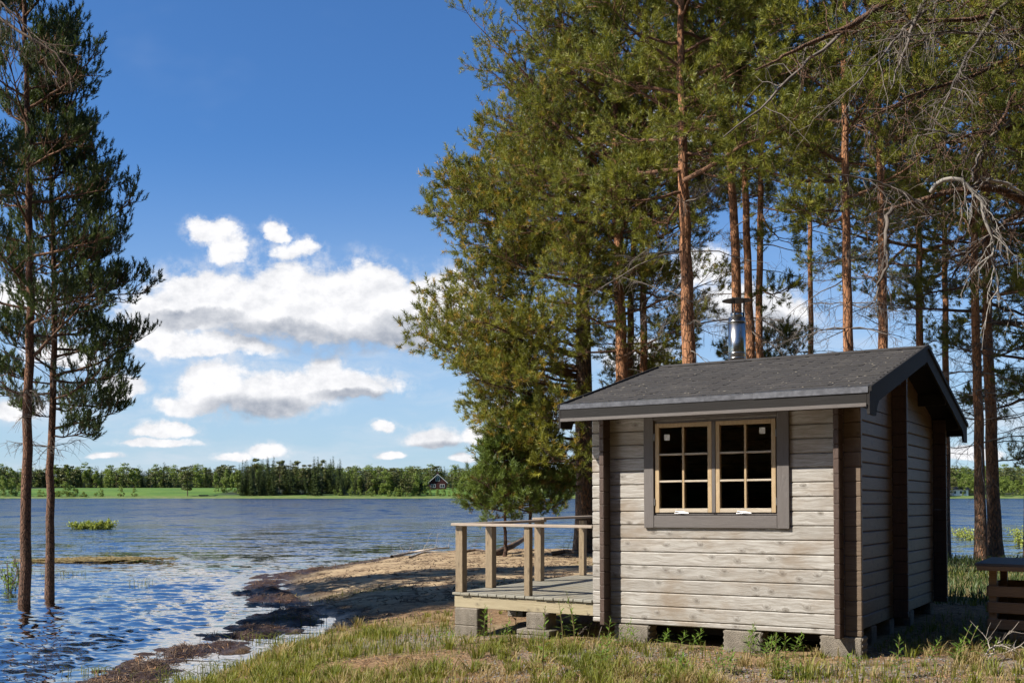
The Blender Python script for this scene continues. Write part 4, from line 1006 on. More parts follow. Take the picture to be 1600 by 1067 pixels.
for j, (px, Yq, r_, z0) in enumerate(((1440, 29, .13, 7.2), (1480, 31, .12, 7.6), (1610, 29, .15, 4.0), (1665, 31, .14, 3.6), (1270, 33, .11, 9.5), (1380, 32, .12, 7.5))):
    make_pine(('pine hidden to its crown behind the roof peak', 'pine behind the right slope of the roof', 'pine at the right edge of the photo, its limbs reaching in', 'farther pine outside the right edge',
               'thin high crowned pine in the gap right of the chimney', 'dark pine behind the sunlit orange trunk by the peak')[j], [base_at(px, Yq), at(px-3, 500, Yq), at(px-6, 200, Yq), at(px-8, -60, Yq)],
          r_, 150+j, env_limbs(51+j, z0, 14.5, (20, 20, 30, 26, 9, 20)[j], lambda f: 3.2-1.7*f, .0, .55), G_BACK, K2=9, K3=7, L=.10, dead=14, deadz=(2.5, z0+1), gold=0)

# big pine just outside the right edge: its bare and dead limbs hang into the picture
Y = 10.5; tx = 1790
lim = [limb_to(tx, 20, Y, 1430, 150, 10), limb_to(tx, -60, Y, 1300, 90, 9.8), limb_to(tx, 60, Y, 1480, 230, 9.6), limb_to(tx, 140, Y, 1560, 210, 9.8), limb_to(tx, -160, Y, 1380, -60, 10.5), limb_to(tx, -100, Y, 1450, 20, 9.2),
       limb_to(tx, 0, Y, 1540, 60, 9.5), limb_to(tx, 80, Y, 1600, 300, 9.3)]
lim += env_limbs(33, 6.4, 9.5, 10, lambda f: 2.0, .1, .5)
near = make_pine('large pine at the right whose dark limbs and hanging dead branches reach over the roof', [(5.95, Y, -.05), (6.0, Y, 3), (6.05, Y, 6), (6.05, Y+.1, 10)], .2, 113, lim, K2=11, K3=7, per=2, L=.075, blades=16, nl=.9, wd=.05,
          tw_len=.30, dead=14, deadz=(4.2, 8), dead_len=(1.2, 3.0), gold=.02, tint=(0, .6), deadk=6)
def hand_branch(pts, r0, r1, part, matl, root, sub=0, sub_len=.3, seed=0, sides=7, droop=-.15):
    tr = Tree(seed); P = trunk_line(pts, 18, .012, tr.rg)-np.array(tuple(root.location)); P = P[None]
    tr.add(part, P, r0, r1, sides)
    if sub:
        L2, _ = children(P, sub, .15, 1, lambda tt, g: sub_len*g.uniform(.4, 1.4, tt.shape), .55, droop, droop, 5, .07, tr.rg, flat=.8)
        tr.add(part, L2, .0055, .002, 4)
        L3, _ = children(L2, 5, .2, 1, lambda tt, g: sub_len*.45*g.uniform(.4, 1.4, tt.shape), .6, droop, droop, 4, .07, tr.rg, flat=.8)
        tr.add(part, L3, .003, .0012, 3)
    for p_, lst in tr.parts.items():
        V = []; Q = []; b_ = 0
        for v_, f_ in lst: V.append(v_); Q.append(f_+b_); b_ += len(v_)
        mesh_np(p_, np.concatenate(V), np.concatenate(Q), matl, root, smooth=True)
hb = hand_branch
hb([(6.0, 10.5, 4.1), at(1640, 345, 10), at(1585, 300, 9.7), at(1530, 287, 9.5), at(1470, 303, 9.5), at(1410, 322, 9.6), at(1375, 330, 9.7)], .075, .012, 'bare_limb', M_limb, near, 26, .35, 61)
hb([at(1600, 305, 9.6), at(1570, 285, 9.5), at(1535, 280, 9.4)], .014, .016, 'dead_limb', M_pale, near, 3, .2, 68)
hb([at(1455, 300, 9.5), at(1465, 278, 9.4), at(1495, 274, 9.4), at(1525, 295, 9.35), at(1540, 340, 9.3), at(1545, 372, 9.3), at(1557, 415, 9.3), at(1562, 470, 9.3)], .022, .006, 'dead_limb', M_pale, near, 16, .25, 62, droop=-.4)
hb([at(1396, 325, 9.6), at(1383, 345, 9.55), at(1383, 375, 9.5), at(1387, 415, 9.5), at(1372, 445, 9.5), at(1366, 470, 9.5)], .021, .010, 'dead_limb', M_dead, near, 10, .2, 63, droop=-.4)
hb([at(1520, 285, 9.5), at(1525, 250, 9.6), at(1550, 210, 9.7), at(1600, 175, 10)], .010, .016, 'dead_limb', M_dead, near, 4, .3, 64)
hb([at(1285, 272, 9.2), at(1340, 275, 9.3), at(1390, 292, 9.4), at(1440, 315, 9.5)], .004, .013, 'dead_limb', M_dead, near, 10, .22, 65, droop=-.3)
hb([at(1392, 140, 9.5), at(1410, 85, 9.6), at(1430, 30, 9.7), at(1450, -10, 9.8)], .006, .020, 'dead_limb', M_dead, near, 8, .3, 66, droop=-.3)
hb([at(1130, 215, 9.6), at(1200, 160, 9.8), at(1255, 100, 10), at(1320, 50, 10.2), at(1420, -20, 10.5)], .006, .024, 'dead_limb', M_dead, near, 22, .35, 67, droop=-.3)
hb([at(1180, 110, 9.6), at(1260, 70, 9.8), at(1340, 35, 10), at(1410, -15, 10.3)], .008, .04, 'bare_limb', M_limb, near, 18, .45, 69, droop=-.2)
for k, (x0, y0, x1, y1) in enumerate(((1520, 120, 1330, 200), (1580, 60, 1400, 60), (1600, 200, 1440, 240), (1560, 10, 1460, 190), (1600, 120, 1500, 330), (1480, -10, 1340, 130), (1600, 330, 1500, 420), (1610, 250, 1420, 200))):
    hb([at(x0+60, y0-30, 10.2), at(x0, y0, 10), at((x0+x1)/2, (y0+y1)/2-12, 9.7), at(x1, y1, 9.4)], .022, .005, 'dead_limb' if k % 2 else 'bare_limb', M_dead if k % 2 else M_limb, near, 22, .38, 80+k, droop=-.25)

# pines standing in the flooded lake at the left
SHORT = .25
Y1 = 18.5; b1 = base_at(37, Y1, -.1)
def up_limbs(seed, z0, z1, n, L0, L1, e0, e1, right=1.0):
    rg = np.random.default_rng(seed); o = []
    for k in range(n):
        f = (k+rg.random())/n; az = k*2.399+rg.normal(0, .3)
        o.append((z0+(z1-z0)*f, az, (L0+(L1-L0)*f**1.1)*rg.uniform(.75, 1.12)*(1+.12*math.sin(az)*right), e0+(e1-e0)*f+rg.normal(0, .1)))
    return o
lims = [limb_to(45, 620, Y1, -70, 585, 18.2), limb_to(46, 560, Y1, 175, 450, 18.2)]
make_pine('nearer dark pine rising out of the flooded lake at the left edge', [b1, at(42, 720, Y1), at(49, 450, Y1), at(42, 200, Y1), at(35, -120, Y1)], .10, 114,
          up_limbs(71, 4.1, 11.8, 38, 1.6, .45, .10, .60)+lims, 'pines standing in the flooded lake', K2=9, K3=5, per=3, L=.12, blades=18, nl=.50, wd=.06, lift2=.28, mat_n=M_needle_l, bark=M_bark_thin, tw_len=.26, upb=.9, ang=.75, cosA=.66, up3=.5, gold=0, dead=8, deadz=(2.6, 4), dead_len=(.3, .9), l2=.40)
Y2 = 19.6; b2 = base_at(77, Y2, -.1)
lims = [limb_to(84, 670, Y2, 205, 640, 19.2), limb_to(84, 630, Y2, 212, 635, 20), limb_to(86, 590, Y2, 243, 522, 19.5), limb_to(86, 545, Y2, 225, 540, 20.4), limb_to(86, 500, Y2, 205, 432, 19.4), limb_to(84, 470, Y2, 197, 360, 19.8), limb_to(84, 420, Y2, 213, 312, 19.4),
        limb_to(82, 370, Y2, 168, 264, 19.7), limb_to(80, 320, Y2, 152, 216, 19.4), limb_to(78, 220, Y2, 130, 125, 19.6), limb_to(84, 680, Y2, 150, 692, 19.2), limb_to(84, 650, Y2, 30, 650, 19.3), limb_to(84, 600, Y2, -15, 600, 19.3)]
make_pine('farther pine in the flooded lake with a pointed top and upswept branches', [b2, at(80, 720, Y2), at(86, 500, Y2), at(82, 350, Y2), at(76, 180, Y2), at(73, 50, Y2)], .088, 115,
          up_limbs(72, 2.9, 9.4, 38, 1.3, .28, -.0, .85)+lims, 'pines standing in the flooded lake', K2=9, K3=5, per=3, L=.12, blades=18, nl=.50, wd=.06, lift2=.28, mat_n=M_needle_l, bark=M_bark_thin, tw_len=.25, upb=.9, ang=.75, cosA=.68, up3=.5, gold=0, dead=8, deadz=(1.8, 3), dead_len=(.3, .8), r1=.012, l2=.38)
# a third pine left of the picture lets its limbs in at the edge
Y3 = 15.0
make_pine('pine just outside the left edge, its bare limb reaching into the top corner', [(-9.7, Y3, gz(-9.7, Y3)-.1), (-9.7, Y3, 4), (-9.8, Y3, 8), (-9.8, Y3, 12.5)], .13, 116,
          up_limbs(73, 4.2, 12.2, 44, 1.9, .9, .0, .6)+[limb_to(-300, 200, Y3, 30, 0, 15), limb_to(-300, 330, Y3, 10, 215, 15), limb_to(-300, 400, Y3, 5, 270, 15)], 'pines standing in the flooded lake', K2=11, K3=6, L=.10, mat_n=M_needle_l, gold=0.02, lift2=.25)
n3 = bpy.context.scene.objects[-1].parent
make_pine('pine standing in the water well outside the left edge of the picture', [(-12.0, 13.4, gz(-12.0, 13.4)-.1), (-12.0, 13.4, 5), (-12.1, 13.4, 12.5)], .13, 117,
          up_limbs(74, 4.2, 12.2, 46, 2.2, 1.0, .0, .6), 'pines standing in the flooded lake', K2=10, K3=5, L=.11, mat_n=M_needle_l, gold=0)
hb([at(-150, 60, 14), at(-40, 0, 13.6), at(0, 30, 13.5), at(30, 52, 13.4), at(60, 66, 13.4), at(92, 80, 13.4), at(103, 100, 13.4), at(110, 115, 13.4)], .05, .006, 'bare_limb', M_twig, n3, 26, .35, 90, droop=-.3)
hb([at(92, 80, 13.4), at(110, 86, 13.4), at(127, 88, 13.4)], .01, .004, 'bare_limb', M_twig, n3, 6, .08, 91)
hb([at(-60, -40, 13.6), at(10, 10, 13.4), at(45, 45, 13.4), at(60, 80, 13.4), at(80, 115, 13.4)], .02, .004, 'bare_limb', M_twig, n3, 18, .28, 92, droop=-.4)

SHORT = .3
# young pines on the beach behind the deck rail
Y = 27.5
for px, Yq, top, sd_, lab in ((789, 27.5, 690, 5, 'thin young pine behind the left half of the deck rail'), (828, 28.0, 640, 6, 'slightly taller young pine behind the third deck post')):
    h = at(px, top, Yq).z
    make_pine(lab, [base_at(px, Yq), at(px+1, 780, Yq), at(px+(2 if px > 800 else -3), top, Yq)], .05, 200+sd_, up_limbs(80+sd_, .9, h-.1, 22, 1.05, .35, -.05, .6)+[limb_to(px, 800, Yq, px-75, 775, Yq-.3), limb_to(px, 770, Yq, px-65, 740, Yq+.3)],
              'young pines on the beach', K2=6, K3=4, per=3, L=.11, mat_n=M_needle_y, bark=M_bark_thin, tw_len=.30, gold=.06, r1=.012, upb=.7)

# ---------------------------------------------------------------- far shore
def leaf_cloud(rg, C, S, n, size, flat=.6):
    """n small leaf triangles round centres C with spreads S"""
    k = rg.integers(0, len(C), n); u = norm(rg.normal(0, 1, (n, 3)))
    p = C[k]+u*(rg.random((n, 1))**.45)*S[k]
    nr = norm(u*.7+rg.normal(0, .7, (n, 3))+[0, 0, .25]); a = norm(np.cross(nr, rg.normal(0, 1, (n, 3)))); b_ = np.cross(nr, a)
    s = size*rg.uniform(.6, 1.35, (n, 1))
    V = np.stack([p-a*s-b_*s*.5, p+a*s-b_*s*.5, p+b_*s], 1).reshape(-1, 3)
    F_ = np.arange(n*3).reshape(-1, 3); tn = np.repeat(np.clip(.5+.35*u[:, 2]*0+rg.normal(0, .25, n), 0, .85), 3)
    return V, F_, tn
def far_tree(kind, h, seed, dens=1.0):
    rg = np.random.default_rng(seed); C = []; S = []
    if kind == 'spruce':
        n = int(1500*dens); z = h*(.04+.96*(1-rg.random(n)**.62)); z = np.sort(z); f = z/h
        whorl = .75+.35*np.abs(((f*15) % 1)-.2)
        r = (.165*h*(1-f)**.85+.10)*whorl*(rg.random(n)**.45)*(1+.25*vnoise(f*6+seed, f*0+1.3)); a = rg.random(n)*6.283
        r = r*(.8+.35*np.sin(a*2+seed+f*7))
        p = np.stack([r*np.cos(a), r*np.sin(a), z-.25*r+0*f], 1)
        out = np.stack([np.cos(a), np.sin(a), -.35+0*a], 1); side = np.stack([-np.sin(a), np.cos(a), 0*a], 1)
        s = (.030*h*(1-.55*f)*rg.uniform(.6, 1.3, n))[:, None]
        V = np.stack([p-side*s*.6, p+side*s*.6+[0, 0, .05], p+out*s*1.3], 1).reshape(-1, 3); F_ = np.arange(n*3).reshape(-1, 3); tn = np.repeat(np.clip(rg.normal(.4, .25, n), 0, .85), 3)
        tr_r = .011*h; th = h*.9
    elif kind == 'bush':
        n = int(900*dens); m = 22
        f = rg.uniform(.08, .85, m); a = rg.random(m)*6.283; r = .30*h*np.clip(1-((f-.25)/.75)**2, .05, 1)*rg.uniform(.3, 1, m)
        C = np.stack([r*np.cos(a), r*np.sin(a), f*h], 1); S = np.stack([.10*h*rg.uniform(.7, 1.4, m)]*2+[.11*h*rg.uniform(.7, 1.3, m)], 1)
        V, F_, tn = leaf_cloud(rg, C, S, n, .024*h+.05); tr_r = .006*h; th = h*.6
    elif kind == 'pine':
        n = int(1500*dens); m = 20
        f = rg.uniform(.16, .97, m); a = rg.random(m)*6.283; r = .17*h*np.sqrt(np.clip(1-((f-.55)/.48)**2, .05, 1))*rg.uniform(.3, 1, m)
        C = np.stack([r*np.cos(a), r*np.sin(a), f*h], 1); S = np.stack([.075*h*rg.uniform(.7, 1.4, m)]*2+[.042*h*rg.uniform(.7, 1.3, m)], 1)
        V, F_, tn = leaf_cloud(rg, C, S, n, .016*h+.05); tr_r = .012*h; th = h*.92
    else:
        n = int(1700*dens); m = 26
        f = rg.uniform(.07, .96, m); a = rg.random(m)*6.283; r = .17*h*np.clip(1-((f-.36)/.66)**2, .05, 1)*rg.uniform(.3, 1, m)
        C = np.stack([r*np.cos(a), r*np.sin(a), f*h], 1); S = np.stack([.075*h*rg.uniform(.7, 1.4, m)]*2+[.072*h*rg.uniform(.7, 1.3, m)], 1)
        V, F_, tn = leaf_cloud(rg, C, S, n, .014*h+.05); tr_r = .008*h; th = h*.85
    tv, tq = tubes_np(np.array([[[0, 0, -.3], [0, 0, th*.5], [0, 0, th]]]), np.array([[tr_r, tr_r*.7, tr_r*.2]]), 5)
    tf = quads_to_tris(tq)
    return np.concatenate([V, tv]), np.concatenate([F_, tf+len(V)]), np.concatenate([tn, np.full(len(tv), .1)]), len(F_)
M_ftrunk = m_simple('far_trunk', (.10, .07, .05), .9, 0, 2, .3)
PROTO = {}
FM = dict(spruce=M_spruce_f, pine=M_pine_f, birch=M_birch_f, bush=M_birch_f)
for kind in FM:
    for i in range(5):
        V, F_, tn, nf = far_tree(kind, 10.0, 300+i*7+len(kind), 1.0)
        mi = np.zeros(len(F_), dtype=np.int32); mi[nf:] = 1
        o = mesh_np('far_'+kind, V, F_, [FM[kind], M_ftrunk], attrs=dict(tint=tn), uv_mats=mi)
        PROTO[kind, i] = o.data; bpy.data.objects.remove(o)
frg = random.Random(77)
NM = dict(spruce='spruce_tree', pine='pine_tree', birch='birch_tree', bush='leafy_bush')
ORD = 'first second third fourth fifth sixth seventh eighth ninth tenth eleventh twelfth thirteenth fourteenth fifteenth sixteenth seventeenth eighteenth nineteenth twentieth'.split()
ORD += ['twenty-'+o for o in ORD[:9]]+['thirtieth']+['thirty-'+o for o in ORD[:9]]+['fortieth']
def far_put(kind, px, Yq, h, label, group, wid=1.0, cat='tree', name=None):
    x = (px-800)/F*Yq; z = gz(x, Yq)
    o = bpy.data.objects.new(name or NM[kind], PROTO[kind, frg.randrange(5)]); COL.objects.link(o)
    o.location = (x, Yq, z-.1); o.rotation_euler = (0, 0, frg.uniform(0, 6.28)); o.scale = (h/10*wid, h/10*wid, h/10)
    tag(o, label, cat, group)
def row(p0, p1, n, Y0, Y1, top, kinds, where, group, jit=5, wid=1.0, single=False):
    cnt = {}
    for k in range(n):
        px = p0+(p1-p0)*(k+frg.random())/n; Yq = frg.uniform(Y0, Y1); tp = top(px) if callable(top) else top
        tp += frg.uniform(-jit, jit); x = (px-800)/F*Yq; h = EYE+(HY-tp)/F*Yq-gz(x, Yq); kd = frg.choice(kinds)
        cnt[kd] = cnt.get(kd, 0)+1
        lab = ORD[cnt[kd]-1]+dict(spruce=' dark spruce', pine=' olive green pine', birch=' light green birch', bush=' leafy bush')[kd]+' from the left '+where
        far_put(kd, px, Yq, max(h, 1.5), lab, group+', '+kd, wid*frg.uniform(.85, 1.2), 'bush' if kd == 'bush' else 'tree')
row(-30, 48, 13, 386, 402, 742, ('birch', 'pine', 'birch'), 'left of the meadow on the far shore', 'shore trees left of the meadow', 6)
row(-60, 372, 84, 535, 552, lambda p: 735+4*math.sin(p*.05)-(4 if p < 120 else 0), ('birch', 'spruce', 'birch', 'pine', 'spruce'), 'in the wood behind the meadow', 'front trees of the wood behind the meadow', 6, 1.25)
row(335, 378, 8, 396, 430, 738, ('birch', 'birch', 'pine'), 'between the meadow and the tall dark shore group', 'light trees at the right end of the meadow', 6)
row(372, 532, 38, 388, 408, lambda p: 717 if p < 430 else (723 if p < 490 else 717), ('spruce', 'spruce', 'spruce', 'pine'), 'in the tall dark group on the far shore', 'tall dark shore group', 7, 1.0)
row(530, 660, 34, 388, 430, lambda p: 736, ('spruce', 'pine', 'spruce', 'birch', 'spruce'), 'on the far shore left of the red house', 'shore trees left of the red house', 8, 1.15)
row(520, 668, 16, 384, 390, 761, ('bush',), 'low at the water left of the red house', 'low shore bushes left of the red house', 4, 1.0)
row(590, 668, 10, 386, 400, 745, ('birch', 'pine'), 'just left of the red house', 'trees at the left side of the red house', 6, 1.3)
row(668, 770, 13, 385, 390, 764, ('bush',), 'low at the water below the red house', 'low bushes below the red house', 3, 1.0)
row(60, 150, 9, 384, 388, 768, ('bush',), 'low at the water by the meadow', 'low bushes at the meadow shore', 3, 1.6)
row(702, 770, 16, 396, 440, 744, ('birch', 'birch', 'pine'), 'right of the red house', 'trees right of the red house', 8, 1.3)
row(770, 940, 34, 390, 430, 738, ('birch', 'pine', 'spruce', 'birch'), 'across the lake behind the beach pine', 'far trees behind the beach pine', 7, 1.25)
row(1470, 1640, 44, 386, 420, 745, ('birch', 'birch', 'birch', 'pine'), 'across the lake at the right', 'far trees across the lake at the right', 7, 1.35)
for px, tp, lab in ((158, 760, 'smallest round bush on the meadow shore, beside the water'), (189, 758, 'upright leafy bush in the middle of the meadow shore'), (210, 760, 'bush up the meadow right of the upright leafy bush'),
                    (118, 757, 'leftmost leafy bush on the meadow shore, behind the flooded trunks'), (103, 750, 'broad bushes at the left end of the meadow shore'), (62, 763, 'bush on the meadow between the flooded trunks')):
    Yq = 386; x = (px-800)/F*Yq; far_put('bush', px, Yq, EYE+(HY-tp)/F*Yq-gz(x, Yq), lab, None, 1.0 if tp > 755 else 1.4, 'bush')
Yq = 388; far_put('pine', 293, Yq, EYE+(HY-726)/F*Yq-gz((293-800)/F*Yq, Yq), 'lone old pine at the water in front of the meadow', None, 1.45)
# the mass of the wood beyond
def merge(name, items, label):
    V = []; Fs = []; T = []; M_ = []; b_ = 0
    for kind, x, y, h, wd_, sd_ in items:
        v_, f_, tn, nf = CACHE[kind][sd_ % 6]
        a = (sd_*1.7) % 6.28; c, s = math.cos(a)*wd_*h/10, math.sin(a)*wd_*h/10
        vv = np.stack([v_[:, 0]*c-v_[:, 1]*s+x, v_[:, 0]*s+v_[:, 1]*c+y, v_[:, 2]*h/10], 1); V.append(vv); Fs.append(f_+b_); T.append(tn); b_ += len(v_)
        M_.append(np.full(len(f_), dict(spruce=0, pine=1, birch=2)[kind], dtype=np.int32))
    V = np.concatenate(V); zz = []
    o = mesh_np(name, V, np.concatenate(Fs), [M_spruce_f, M_pine_f, M_birch_f], attrs=dict(tint=np.concatenate(T)), uv_mats=np.concatenate(M_))
    tag(o, label, 'wood', None, 'stuff'); return o
CACHE = {k: [far_tree(k, 10., 500+i, .30) for i in range(6)] for k in FM}
items = []; mr = random.Random(9)
def addz(kind, x, y, h, w_): items.append((kind, x, y, h, w_, mr.randrange(1000)))
for k in range(1500):
    Yq = mr.uniform(555, 700) if mr.random() < .7 else mr.uniform(700, 1100); px = mr.uniform(-700, 2300)
    addz(mr.choice(('spruce', 'spruce', 'pine', 'birch')), (px-800)/F*Yq, Yq, mr.uniform(10, 13.5), 2.1)
for k in range(800):
    px = mr.uniform(380, 1900); Yq = mr.uniform(425, 520)
    if 655 < px < 712: continue
    addz(mr.choice(('spruce', 'birch', 'pine')), (px-800)/F*Yq, Yq, mr.uniform(7, 10), 2.2)
for k in range(230):
    px = mr.uniform(-900, -20) if k % 2 else mr.uniform(1640, 2500); Yq = mr.uniform(392, 520)+.00006*((px-800)/F*420)**2*1.3
    addz(mr.choice(('spruce', 'birch', 'pine')), (px-800)/F*Yq, Yq, mr.uniform(9, 14), 1.7)
for k in range(200):
    px = mr.uniform(930, 1490); Yq = mr.uniform(388, 425); addz(mr.choice(('birch', 'birch', 'pine')), (px-800)/F*Yq, Yq, mr.uniform(6, 10), 1.6)
for k in range(1300):
    Yq = mr.uniform(1200, 2600); px = mr.uniform(-200, 1800); addz('spruce', (px-800)/F*Yq, Yq, mr.uniform(14, 19), 3.2)
CACHE2 = {k: [far_tree(k, 10., 600+i, 1.1) for i in range(6)] for k in FM}
gzs = ground_h(np.array([i[1] for i in items]), np.array([i[2] for i in items]))
wood_obj = merge('forest', items, 'dense mixed wood covering the land beyond the far shore')
# set every tree of the mass on the terrain
cnt = [len(CACHE[i[0]][i[5] % 6][0]) for i in items]
co = np.empty(len(wood_obj.data.vertices)*3, dtype=np.float32); wood_obj.data.vertices.foreach_get('co', co); co = co.reshape(-1, 3); co[:, 2] += np.repeat(gzs-.2, cnt)
wood_obj.data.vertices.foreach_set('co', co.ravel()); wood_obj.data.update()
# the wood the photographer stands in front of (seen mirrored in the window panes)
CACHE, CK = CACHE2, CACHE
items = []
for k in range(280):
    a = mr.uniform(R(62), R(264)); rr_ = mr.uniform(13, 34) if not R(222) < a < R(285) else mr.uniform(17, 34)
    x = rr_*math.sin(a); y = rr_*math.cos(a)
    addz(mr.choice(('pine', 'spruce', 'birch')), x, y, mr.uniform(11, 16), mr.uniform(.9, 1.3))
o = merge('forest', items, 'wood of pine spruce and birch standing behind the photographer')
CACHE = CK
# red house
HX, HYd = (684-800)/F*455, 455; hz = gz(HX, HYd)-.2
hs = empty('red_house', (HX, HYd, hz), (0, 0, R(4))); tag(hs, 'small dark red house with white trim in a clearing across the lake', 'house')
GW, GE, GP, GL = 3.6, 3.3, 6.5, 9.0
b = MB(); b.prism([(-GW, 0), (GW, 0), (GW, GE), (0, GP), (-GW, GE)], 1, 0, GL); b.build('wall', M_red, hs)
b = MB()
for s in (-1, 1):
    q = [(s*(GW+.5), GE-.42), (0, GP+.02), (0, GP+.24), (s*(GW+.5), GE-.20)]; b.prism(q, 1, -.45, GL+.45)
rf_ = b.build('roof', M_roofd, hs)
MB().box(-.45, .45, GL*.4, GL*.4+.8, GP-.5, GP+1.0).build('chimney', M_red, rf_)
b = MB()
for s in (-1, 1): b.prism([(s*(GW+.55), GE-.62), (0, GP-.18), (0, GP+.06), (s*(GW+.55), GE-.36)], 1, -.52, -.46)
b.build('bargeboard', M_white, hs)
for x0, x1, z0, z1 in ((-.85, .85, 3.6, 5.2), (-.25, .25, 5.6, 6.1)):
    w_ = MB().box(x0, x1, -.08, -.002, z0, z1).build('window', M_white, hs)
    MB().box(x0+.14, (x0+x1)/2-.07, -.10, -.081, z0+.14, z1-.14).box((x0+x1)/2+.07, x1-.14, -.10, -.081, z0+.14, z1-.14).build('pane', M_winf, w_)
for x0 in (-2.9, .9):
    w_ = MB().box(x0, x0+2.0, -.08, -.002, .9, 2.3).build('window', M_white, hs)
    MB().box(x0+.15, x0+.93, -.10, -.081, 1.05, 2.15).box(x0+1.07, x0+1.85, -.10, -.081, 1.05, 2.15).build('pane', M_winf, w_)
b = MB(); b.box(-7.6, -GW-.02, 1.0, 5.0, 0, 2.3); b.build('porch', M_red, hs)
b = MB(); b.prism([(-8.0, 2.25), (-GW-.02, 2.9), (-GW-.02, 3.1), (-8.0, 2.45)], 1, .6, 5.4); b.build('porch_roof', M_white, hs)
MB().box(-7.65, -7.5, .92, .999, 0, 2.3).box(-GW-.2, -GW-.05, .92, .999, 0, 2.3).build('corner_board', M_white, hs)
def cabin(px, Yq, w_, h_, col, label, name):
    x = (px-800)/F*Yq; z = gz(x, Yq); r_ = empty(name, (x, Yq, z-.2)); tag(r_, label, 'house')
    MB().box(-w_/2, w_/2, 0, 4, 0, h_).build('wall', col, r_)
    MB().prism([(-.5, h_-.05), (2, h_+.9), (4.5, h_-.05), (4.5, h_+.12), (2, h_+1.1), (-.5, h_+.12)], 0, -w_/2-.5, w_/2+.5).build('roof', M_roofd, r_)
    f_ = MB()
    for k in (-.3, .05, .3): f_.box(w_*k-.35, w_*k+.35, -.06, -.002, h_*.4, h_*.8)
    f_.build('window', M_winf, r_)
cabin(1500, 392, 6.0, 2.4, M_white, 'long low white cabin at the water across the lake on the right', 'lake_cabin')
cabin(585, 436, 3.5, 8.0, M_white, 'white gable glimpsed between the trees of the far shore', 'white_house') if False else None
x = (586-800)/F*384.0
bo = MB(); bo.prism([(-1.8, .5), (1.8, .5), (1.4, 0), (-1.4, 0)], 1, -.5, .5)
xx = (318-800)/F*387; bo = bo.build('rowing_boat', M_winf); bo.location = (xx, 387, gz(xx, 387)+.02); bo.rotation_euler.z = .3; tag(bo, 'dark boat pulled up at the meadow shore right of the lone pine', 'boat')

# ---------------------------------------------------------------- ground cover near the camera
grg = np.random.default_rng(5)
def scatter(n, x0, x1, y0, y1, dens, jit=0):
    x = grg.uniform(x0, x1, n); y = np.sqrt(grg.uniform(y0**2, y1**2, n)) if False else 1/grg.uniform(1/y1, 1/y0, n)
    k = grg.random(n) < dens(x, y); return x[k], y[k]
def under_hut(x, y):
    dx_ = x-3.0255; dy_ = y-9.898; u = dx_*.855-dy_*.519; v = dx_*.519+dy_*.855
    return ((u > -W_-.1) & (u < .05) & (v > -.02) & (v < D_)) | ((u > -4.4) & (u < -2.3) & (v > .05) & (v < 3.3))
def blades(name, x, y, hmin, hmax, wd_, matl, label, lean=.35, tintr=(0, .8), seed=0):
    rg = np.random.default_rng(seed); k = ~under_hut(x, y); x = x[k]; y = y[k]; n = len(x); z = ground_h(x, y)-.01
    h = rg.uniform(hmin, hmax, n)*(.6+.8*fbm(x*1.5, y*1.5, 2)); a = rg.random(n)*6.283; l = rg.uniform(.1, 1, n)*lean*h
    b0 = np.stack([x, y, z], 1); dr = np.stack([np.cos(a), np.sin(a), 0*a], 1); sd_ = np.stack([-np.sin(a), np.cos(a), 0*a], 1); sd_ = norm(sd_+rg.normal(0, .4, (n, 3))*[1, 1, 0])
    w_ = (wd_*rg.uniform(.6, 1.3, n))[:, None]
    m1 = b0+dr*(l*.3)[:, None]+np.array([0, 0, 1.])*(h*.5)[:, None]; m2 = b0+dr*(l*.75)[:, None]+np.array([0, 0, 1.])*(h*.85)[:, None]; tp = b0+dr*(l*1.35)[:, None]+np.array([0, 0, 1.])*h[:, None]
    V = np.stack([b0-sd_*w_, b0+sd_*w_, m1+sd_*w_*.9, m1-sd_*w_*.9, m2+sd_*w_*.55, m2-sd_*w_*.55, tp], 1).reshape(-1, 3)
    i = np.arange(n)[:, None]*7
    Fq = np.concatenate([i+[0, 1, 2], i+[0, 2, 3], i+[3, 2, 4], i+[3, 4, 5], i+[5, 4, 6]])
    tn = np.repeat(np.clip(tintr[0]+(tintr[1]-tintr[0])*rg.random(n)+.25*(fbm(x*2, y*2, 2)-.5), 0, .99), 7)
    return tag(mesh_np(name, V, Fq, matl, attrs=dict(tint=tn)), label, 'grass', None, 'stuff')
x, y = scatter(110000, -6.5, 9.5, 8.2, 30, grass_density)
blades('grass', x, y, .03, .12, .0040, M_grass, 'short green and yellowing grass growing on the shore', seed=1, tintr=(.0, 1.0))
def straw_d(x, y):
    s = sdist(x, y, LAND); return np.clip((fbm(x*1.1+31, y*1.1+7, 4)-.53)*7, 0, 1)*(s > .15)*np.clip((12.6-y)/1.5, 0, 1)
x, y = scatter(60000, -5, 6.0, 8.2, 13, straw_d)
blades('dry_grass', x, y, .02, .085, .0030, M_straw, 'dry straw coloured grass in front of the cabin and deck', 1.5, seed=2, tintr=(.0, 1))
x = grg.uniform(5.6, 13, 15000); y = grg.uniform(14.5, 27.5, 15000); k_ = (sdist(x, y, LAND) > .1) & (fbm(x*.8, y*.8, 3) > .38); x = x[k_]; y = y[k_]
blades('undergrowth', x, y, .06, .20, .008, M_needle_l, 'low green undergrowth on the shaded ground right of the cabin', .8, seed=9)
def hutfront(x, y):
    dx_ = x-3.0255; dy_ = y-9.898; u = dx_*.855-dy_*.519; v = dx_*.519+dy_*.855
    return ((u > -4.6) & (u < .5) & (v > -.45))*1.0
